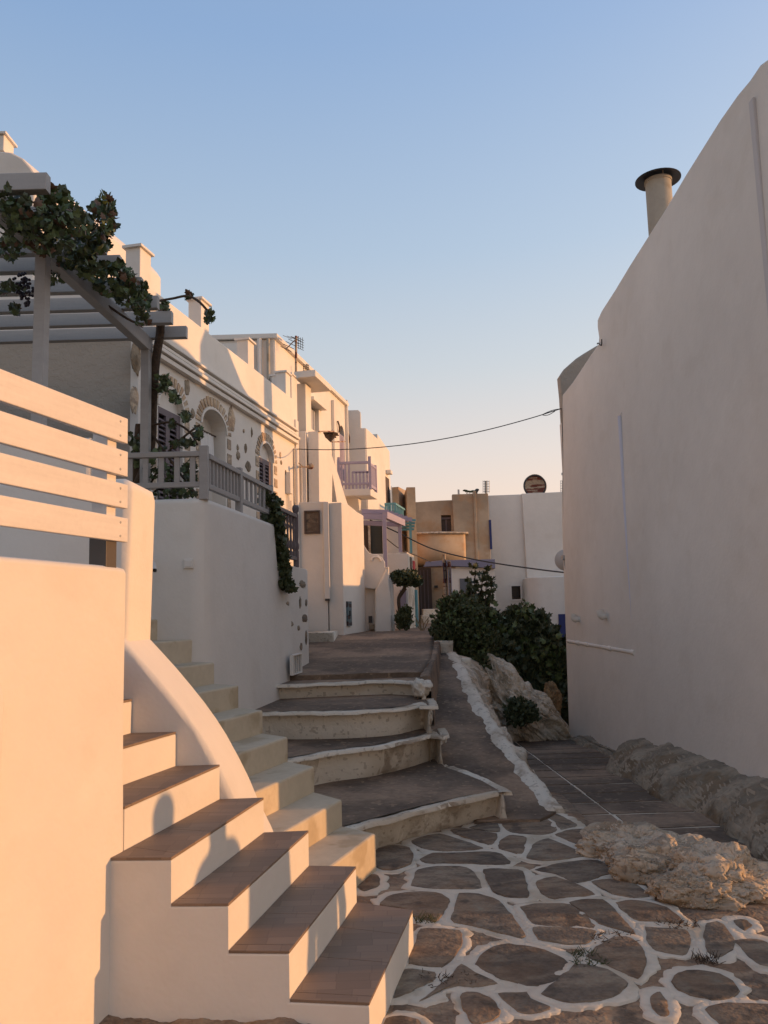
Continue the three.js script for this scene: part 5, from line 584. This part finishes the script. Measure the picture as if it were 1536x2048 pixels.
// ------------------------------------------------------------------ plants
function leafShape(kind) {                                     // one leaf, unit size, stalk at the origin, blade along +y, slightly cupped
  const out = kind === 'vine' ? [[0, 0], [.30, -.12], [.52, .10], [.42, .28], [.58, .52], [.30, .58], [.22, .78], [0, 1.0], [-.22, .78], [-.30, .58], [-.58, .52], [-.42, .28], [-.52, .10], [-.30, -.12]] : kind === 'fig' ? [[0, 0], [.28, .05], [.45, .3], [.25, .42], [.4, .72], [.14, .7], [0, 1], [-.14, .7], [-.4, .72], [-.25, .42], [-.45, .3], [-.28, .05]] : [[0, 0], [.3, .3], [.3, .65], [0, 1], [-.3, .65], [-.3, .3]];
  const p = [], c = [0, .38, .05]; for (let i = 0; i < out.length; i++) { const a = out[i], b = out[(i + 1) % out.length], z = (q) => -.22 * Math.abs(q[0]) - .12 * q[1] * q[1]; p.push(...c, b[0], b[1], z(b), a[0], a[1], z(a)); }
  const g = new THREE.BufferGeometry(); g.setAttribute('position', new THREE.Float32BufferAttribute(p, 3)); g.computeVertexNormals(); return g;
}
const leafGeo = { vine: leafShape('vine'), fig: leafShape('fig'), oval: leafShape('oval') };
const leafXf = (p, size, up = .3) => { const q = new THREE.Quaternion().setFromEuler(new THREE.Euler(rr(-.9, .9) + up, rr(0, 6.283), rr(-1.2, 1.2), 'YXZ')); return new THREE.Matrix4().compose(p, q, new THREE.Vector3(size, size, size)); };
function crown(parent, name, blobs, kind, size, m, fill = 1) { // blobs: [centre, rx, ry, rz, leaves]
  const src = leafGeo[kind].attributes.position, n = src.count, pos = [], v = new THREE.Vector3();
  for (const [c, rx, ry, rz, k] of blobs) for (let i = 0; i < k * 1.5; i++) { const a = rnd() * 6.283, z = rr(-1, 1), s = Math.sqrt(1 - z * z), sh = Math.pow(rnd(), .42), nn = 1 + .8 * fbm3(s * Math.cos(a) * 1.8 + c.x * 3, z * 1.8 + c.y * 3, s * Math.sin(a) * 1.8, 3); const p = new THREE.Vector3(c.x + rx * sh * nn * s * Math.cos(a), c.y + ry * sh * nn * z, c.z + rz * sh * nn * s * Math.sin(a)), M4 = leafXf(p, size * rr(.6, 1.25)); for (let q = 0; q < n; q++) { v.fromBufferAttribute(src, q).applyMatrix4(M4); pos.push(v.x, v.y, v.z); } }
  const g = new THREE.BufferGeometry(); g.setAttribute('position', new THREE.Float32BufferAttribute(pos, 3)); g.computeVertexNormals(); return part(parent, name, g, m, { kind: 'stuff' });
}
{
  const f = thing('fig_bush', 'large dark fig bush filling the gap before the white houses', 'bush', at(1050, 1440, 15.2)); const B = (u, v, d, r, k, ry) => [at(u, v, d), r, ry ?? r, r, k];
  crown(f, 'crown', [B(955, 1262, 15.2, .42, 800), B(1005, 1280, 15.6, .5, 1000), B(1070, 1295, 15.4, .48, 1000), B(1118, 1345, 15.2, .42, 900), B(1050, 1345, 15.2, .55, 1100), B(1090, 1395, 15.0, .5, 900), B(1135, 1415, 14.6, .38, 500), B(985, 1315, 14.8, .4, 600), B(1141, 1300, 15.5, .2, 240), B(1035, 1250, 15.8, .32, 450), B(1078, 1245, 15.6, .17, 130), B(940, 1215, 15.6, .24, 260), B(1145, 1360, 15, .3, 300), B(1020, 1395, 15.4, .4, 500)], 'fig', .15, mat.leafFig); crown(f, 'pale_leaves', [B(960, 1250, 15.1, .4, 90), B(1020, 1290, 15.3, .5, 120), B(1080, 1310, 15.1, .45, 120), B(1050, 1240, 15.6, .34, 60), B(1110, 1370, 14.9, .4, 80)], 'fig', .14, mat.leafGreen);
  for (const [a, b] of [[[1040, 1440], [1000, 1270]], [[1070, 1440], [1090, 1280]], [[1055, 1440], [1050, 1230]]]) part(f, 'limb', tube([at(...a, 15.3), at((a[0] + b[0]) / 2 + 8, (a[1] + b[1]) / 2, 15.4), at(...b, 15.5)], .035, 6), mat.bark);
  for (const [u0, v0, u1, v1] of [[950, 1215, 950, 1135], [958, 1215, 966, 1150], [970, 1220, 974, 1142], [978, 1222, 984, 1160], [945, 1215, 938, 1165]]) { const a = at(u0, v0, 15.4), b = at(u1, v1, 15.4); part(f, 'shoot', cyl(a, b, .015, .008, 5), mat.bark); crown(f, 'shoot_leaves', [0.2, .4, .6, .8, 1].map(t => [a.clone().lerp(b, t), .09, .03, .09, 4]), 'fig', .12, mat.leafFig); }
  const s = thing('evergreen_shrub', 'rounded small-leaved shrub at the top of the ramp', 'bush', at(925, 1330, 12.9)); crown(s, 'crown', [B(920, 1240, 12.9, .40, 1300), B(895, 1262, 12.8, .28, 700), B(955, 1285, 12.8, .33, 900), B(940, 1315, 12.8, .28, 500), B(962, 1335, 12.6, .2, 300), B(905, 1225, 13, .26, 500)], 'oval', .075, mat.leafShrub); crown(s, 'pale_leaves', [B(915, 1235, 12.8, .38, 260), B(950, 1285, 12.7, .32, 160)], 'oval', .07, mat.leafGreen); part(s, 'limb', tube([at(935, 1335, 12.9), at(930, 1300, 12.9), at(920, 1250, 12.9)], .03, 6), mat.bark);
  const l = thing('low_bush', 'small dark bush at the foot of the white rock', 'bush', at(1042, 1458, 11.7)); crown(l, 'crown', [[at(1042, 1428, 11.7), .24, .2, .2, 700]], 'oval', .07, mat.leafFig); part(l, 'stem', tube([at(1042, 1458, 11.7), at(1042, 1430, 11.7)], .02, 5), mat.bark);
  const t = thing('clipped_tree', 'small clipped tree with a round crown and bent trunk', 'tree', at(803, 1258, 15.6)); part(t, 'trunk', tube([at(803, 1256, 15.6), at(799, 1220, 15.6), at(798, 1195, 15.6), at(808, 1178, 15.6), at(812, 1165, 15.6)], .035, 7), mat.bark); part(t, 'limb', tube([at(798, 1198, 15.6), at(806, 1186, 15.55), at(812, 1178, 15.5)], .02, 6), mat.bark); crown(t, 'crown', [B(812, 1158, 15.6, .25, 1100, .17), B(797, 1155, 15.6, .14, 500, .13), B(830, 1165, 15.6, .14, 450, .1)], 'oval', .06, mat.leafDark);
  const sp = thing('lane_shrub', 'low bushy shrub at the foot of the clipped tree', 'bush', at(808, 1258, 15.3)); crown(sp, 'crown', [B(807, 1240, 15.3, .17, 700, .2), B(812, 1225, 15.3, .1, 250, .12)], 'oval', .055, mat.leafShrub);
  const dt = thing('dry_twigs', 'dry twiggy weed beside the lane near the shrub', 'plant', at(845, 1265, 15)); for (let i = 0; i < 12; i++) { const a = at(845, 1266, 15), b = at(845 + rr(-16, 14), 1266 - rr(14, 36), 15 + rr(-.1, .1)); part(dt, 'twig', tube([a, a.clone().lerp(b, .5).add(V(rr(-.03, .03), .02, 0)), b], .006, 4), mat.dryGrass); }
  // weeds in the joints
  const weeds = [[200, 1985, 2.95, .07, .05], [275, 1990, 2.9, .06, .04], [420, 1995, 2.95, .06, .035], [1180, 1922, 0, .07, .02], [1412, 1918, 0, .06, .03], [850, 1838, 0, .06, .03], [1225, 1872, 0, .1, .015], [1275, 1650, 0, .1, .012], [900, 1955, 0, .12, .015], [1165, 1905, 0, .05, .02], [1360, 1845, 0, .1, .02]];
  weeds.forEach(([u, v, d, r, h], i) => { const p = onY(u, v, .012), w = thing('weed', ['dry grass tuft in the corner of the near wall', 'dry tuft beside the near wall corner', 'dry weed under the tiled stair side', 'weed tuft between big plaza stones, lower right', 'weed below the outcrop, right of plaza', 'weed tuft beside the lowest tiled step', 'flat weed streak in the plaza joint', 'flat weed at the head of the outcrop', 'flat weed streak left of the largest plaza stone', 'tiny weed left of the lower right tuft', 'weed strip along the outcrop foot'][i], 'weed', p, 'weeds in the paving'); const g = []; for (let k = 0; k < 46; k++) { const a = new THREE.Vector3(p.x + rr(-r, r), p.y - .01, p.z + rr(-r, r) * .6), b = a.clone().add(V(rr(-.03, .03), rr(.3, 1.3) * h, rr(-.03, .03))); g.push(cyl(a, b, .0025, .001, 3)); } part(w, 'blades', g, i < 3 ? mat.dryGrass : (i % 2 ? mat.leafShrub : mat.bark), { kind: 'stuff' }); });
}
{ // vines: individual leaves for the largest, the rest joined
  const big = [];
  function vine(t, list, size, mats, most) {                   // list: [u, v, d, rx px, ry px, leaves]
    let n = 0; const rest = mats.map(() => []);
    for (const [u, v, d, ru, rv, k, bias = 0] of list) for (let i = 0; i < k * 3.0; i++) { const a = rnd() * 6.283, q = Math.sqrt(rnd()), p = at(u + ru * q * Math.cos(a), v + rv * q * Math.sin(a), d + rr(-.22, .22)), mi = rnd() < .06 + bias * .6 ? 2 % mats.length : rnd() < .5 ? 0 : 1 % mats.length, M4 = leafXf(p, size * rr(.65, 1.25), .5);
      if (n++ < most) { const me = new THREE.Mesh(leafGeo.vine, mats[mi]); me.name = 'leaf'; me.castShadow = me.receiveShadow = true; const og = origin.get(t); M4.premultiply(new THREE.Matrix4().makeTranslation(-og.x, -og.y, -og.z)); me.applyMatrix4(M4); t.add(me); } else rest[mi].push(leafGeo.vine.clone().applyMatrix4(M4)); }
    rest.forEach((g, i) => { if (g.length) part(t, 'foliage', g, mats[i], { kind: 'stuff' }); });
  }
  const vm = [mat.leafGreen, mat.leafDark, mat.leafRed];
  leafGeo.vine.setAttribute('uv', new THREE.BufferAttribute(new Float32Array(leafGeo.vine.attributes.position.count * 2), 2));
  const t = thing('grape_vine', 'grapevine with reddening leaves trained over the pale grey pergola', 'vine', V(-2.0, 1.77, 7.2));
  part(t, 'trunk', smooth(tube([at(262, 1000, 7.3), at(300, 900, 7.25), at(306, 800, 7.25), at(312, 720, 7.2), at(320, 668, 7.15), at(322, 640, 7.05), at(330, 610, 6.95)], .04, 9, false, 40)), mat.bark);
  part(t, 'old_trunk', smooth(tube([at(268, 985, 7.6), at(272, 940, 7.55), at(278, 900, 7.5), at(283, 850, 7.5)], .06, 8, false, 20)), mat.bark);
  for (const c of [[[330, 612, 6.95], [300, 640, 6.8], [270, 645, 6.5], [200, 600, 6.1], [120, 540, 5.8]], [[315, 602, 6.8], [345, 597, 6.6], [375, 592, 6.5], [400, 605, 6.4], [418, 625, 6.4]], [[200, 430, 5.1], [150, 450, 5.2], [80, 440, 5.2], [0, 430, 5.2]], [[300, 970, 7.2], [340, 900, 7.15], [375, 868, 7.1], [400, 850, 7.1]], [[305, 850, 7.2], [345, 845, 7.15], [380, 865, 7.1], [395, 890, 7.1]], [[300, 990, 7.2], [350, 960, 7.1], [395, 990, 7.0]], [[306, 870, 7.2], [330, 905, 7.15], [370, 960, 7.1], [390, 985, 7.05]]]) part(t, 'cane', tube(c.map(p => at(...p)), .011, 5), mat.bark);
  vine(t, [[20, 405, 4.6, 40, 25, 30, .2], [50, 435, 4.62, 50, 30, 46, .1], [110, 402, 4.85, 35, 25, 34], [130, 445, 4.85, 60, 32, 66], [205, 415, 5.1, 22, 25, 26, .5], [215, 440, 5.15, 18, 30, 26, .3], [60, 470, 4.75, 55, 26, 34], [190, 480, 5.3, 38, 28, 40, .1], [105, 490, 4.9, 45, 22, 30], [150, 520, 5.3, 40, 22, 40, .2], [185, 545, 5.5, 30, 20, 28], [225, 565, 5.8, 45, 30, 56], [265, 590, 6, 32, 30, 46], [285, 620, 6.2, 16, 36, 26], [20, 500, 5.3, 28, 22, 26], [20, 580, 5.6, 30, 10, 12], [28, 625, 5.8, 9, 10, 6], [100, 560, 5.6, 30, 12, 10], [418, 635, 6.4, 8, 16, 10], [228, 540, 5.7, 20, 14, 16, .3], [258, 555, 5.9, 10, 16, 8, .3], [375, 593, 6.5, 7, 6, 4, .6], [330, 625, 6.95, 8, 22, 8]], .050, vm, 290);
  vine(t, [[325, 770, 7.2, 14, 22, 22], [350, 800, 7.15, 9, 9, 8], [372, 835, 7.1, 10, 12, 10], [345, 795, 7.15, 6, 14, 6], [395, 870, 7.1, 10, 12, 12], [365, 890, 7.1, 24, 10, 16], [345, 850, 7.1, 8, 8, 5], [330, 950, 7.1, 22, 22, 20, .2], [380, 950, 7.05, 18, 30, 20], [300, 930, 7.2, 14, 30, 14], [350, 990, 7.0, 40, 10, 22], [270, 900, 7.4, 10, 40, 20], [320, 905, 7.2, 18, 10, 8]], .048, [mat.leafGreen, mat.leafDark, mat.leafDark], 0);
  for (const [u, v, d] of [[98, 490, 5.4], [44, 545, 5.5], [55, 560, 5.5]]) { const c = at(u, v, d), g = []; for (let i = 0; i < 40; i++) { const k = i / 40, w = .045 * Math.sin(Math.PI * (.15 + .8 * k)); g.push(new THREE.IcosahedronGeometry(.011, 1).translate(c.x + rr(-w, w), c.y - .2 * k, c.z + rr(-w, w))); } part(t, 'grape_bunch', g, mat.grape); }
  const hv = thing('hanging_ivy', 'dark ivy hanging over the terrace wall end by the brown railing', 'vine', T.pt(2.3, 1.5, .05)); vine(hv, [[540, 1020, 8.8, 16, 30, 60], [530, 1000, 8.75, 10, 14, 20], [552, 1050, 8.9, 14, 28, 60], [556, 1085, 8.95, 14, 28, 55], [562, 1120, 9.0, 14, 26, 55], [566, 1150, 9.0, 13, 22, 45], [570, 1172, 9.0, 12, 14, 28], [580, 1178, 9.05, 8, 8, 10], [556, 1008, 8.85, 7, 6, 6]], .07, [mat.leafShrub, mat.leafDark, mat.leafShrub], 0); for (const c of [[[535, 1010, 8.8], [550, 1070, 8.95], [562, 1130, 9], [572, 1175, 9]]]) part(hv, 'stem', tube(c.map(p => at(...p)), .014, 5), mat.bark);
}
// ------------------------------------------------------------------ overhead cables
{
  const cab = (label, pts, r) => { const t = thing('overhead_cable', label, 'cable', pts[0].clone(), 'overhead cables'); part(t, 'wire', tube(pts, r, 5, false, 60), mat.cable); return t; };
  const a = at(586, 898, 13.9), b = RW.pt(.49, RW.y(1126, 817), .03), mid = (t, sag) => { const p = a.clone().lerp(b, t); p.y -= sag * 4 * t * (1 - t); return p; };
  const t1 = cab('thin cable spanning high from the arched house to the right-hand house', [0, .15, .3, .45, .6, .75, .9, 1].map(t => mid(t, .22)), .008); part(t1, 'coiled_end', tube([b.clone(), b.clone().add(V(-.14, -.02, .02)), b.clone().add(V(-.3, -.09, .02)), b.clone().add(V(-.22, -.10, 0)), b.clone().add(V(-.1, -.04, 0))], .006, 5), mat.cable);
  cab('thick cable sagging from the lilac pergola to the right-hand house', [at(740, 1040, 18.3), at(795, 1065, 18.0), at(860, 1096, 17.4), at(930, 1115, 16.6), at(1000, 1128, 15.8), at(1070, 1138, 14.8), at(1145, 1147, 13.2)], .015);
  cab('slack wire crossing behind the lilac pergola posts', [at(770, 1075, 17.9), at(800, 1098, 18.2), at(830, 1110, 18.8), at(862, 1124, 22.5)], .012);
}
// ------------------------------------------------------------------ a passer-by just outside the frame on the right, whose shadow falls on the tiled stair
{
  const fx = 3.3, fd = 3.88, gy = -.62, t = thing('person', 'person standing outside the frame in dark trousers and light shirt', 'person', V(fx, gy, fd)), S = 1.84;
  const J = { hip: [0, .53], chest: [0, .74], neck: [0, .84], head: [0, .925] }, b = (a, c, r0, r1) => [a, c, r0, r1];
  const bones = [b([0, .53, 0], [0, .62, 0], .085, .075), b([0, .62, 0], [0, .77, 0], .075, .088), b([-.07, .8, 0], [.07, .8, 0], .052, .052), b([0, .8, 0], [0, .875, 0], .034, .03), b([0, .905, .005], [0, .945, .005], .046, .05), b([0, .9, .035], [0, .925, .045], .02, .018)];
  for (const s of [-1, 1]) bones.push(b([s * .05, .53, 0], [s * .06, .28, .01], .055, .036), b([s * .06, .28, .01], [s * .065, .05, -.01], .034, .022), b([s * .065, .025, -.02], [s * .075, .018, .075], .022, .018), b([s * .105, .79, 0], [s * .135, .62, -.02], .032, .025), b([s * .135, .62, -.02], [s * .12, .49, .05], .024, .017), b([s * .12, .48, .055], [s * .12, .44, .065], .017, .012), b([s * .118, .44, .066], [s * .115, .405, .068], .007, .005), b([s * .126, .44, .07], [s * .126, .4, .072], .007, .005), b([s * .132, .445, .068], [s * .134, .408, .07], .006, .005), b([s * .112, .46, .07], [s * .1, .435, .085], .007, .006));
  const res = 84, mc = new MarchingCubes(res, mat.cloth, false, false, 200000); mc.isolation = 0; const sd = (p, [a, c, r0, r1]) => { const dx = c[0] - a[0], dy = c[1] - a[1], dz = c[2] - a[2], l = dx * dx + dy * dy + dz * dz, k = Math.max(0, Math.min(1, ((p[0] - a[0]) * dx + (p[1] - a[1]) * dy + (p[2] - a[2]) * dz) / l)); return Math.hypot(p[0] - a[0] - k * dx, p[1] - a[1] - k * dy, p[2] - a[2] - k * dz) - (r0 + (r1 - r0) * k); };
  const w = (i) => (i - res / 2) / (res / 2) * .52; for (let z = 0; z < res; z++) for (let y = 0; y < res; y++) for (let x = 0; x < res; x++) { const p = [w(x), w(y) + .5, w(z)]; let dmin = 9; if (Math.abs(p[0]) < .22 && Math.abs(p[2]) < .16) { let e = 0; for (const bn of bones) e += Math.exp(-sd(p, bn) * 90); dmin = -Math.log(e + 1e-30) / 90; } mc.field[x + y * res + z * res * res] = -dmin; }
  mc.update(); const n = mc.count, pa = mc.positionArray.slice(0, n * 3), g = new THREE.BufferGeometry(); g.setAttribute('position', new THREE.BufferAttribute(pa, 3)); const col = []; for (let i = 0; i < n; i++) { pa[3 * i] *= .52; pa[3 * i + 1] = (pa[3 * i + 1] * .52 + .5); pa[3 * i + 2] *= .52; const y = pa[3 * i + 1], x = Math.abs(pa[3 * i]); col.push(...(y > .855 ? (y > .93 || pa[3 * i + 2] < -.02 ? [.04, .03, .02] : [.42, .26, .18]) : y < .03 ? [.05, .04, .04] : y < .54 && x < .11 ? [.05, .055, .08] : x > .11 && y < .6 ? [.42, .26, .18] : [.5, .48, .44])); }
  for (let i = 0; i < n * 3; i++) pa[i] *= S; g.setAttribute('color', new THREE.Float32BufferAttribute(col, 3)); g.computeVertexNormals(); g.rotateY(-1.2); const body = new THREE.Mesh(g, new THREE.MeshStandardMaterial({ vertexColors: true, roughness: .9, side: THREE.DoubleSide })); body.name = 'body'; body.castShadow = true; t.add(body);
}
renderer.render(scene, camera);
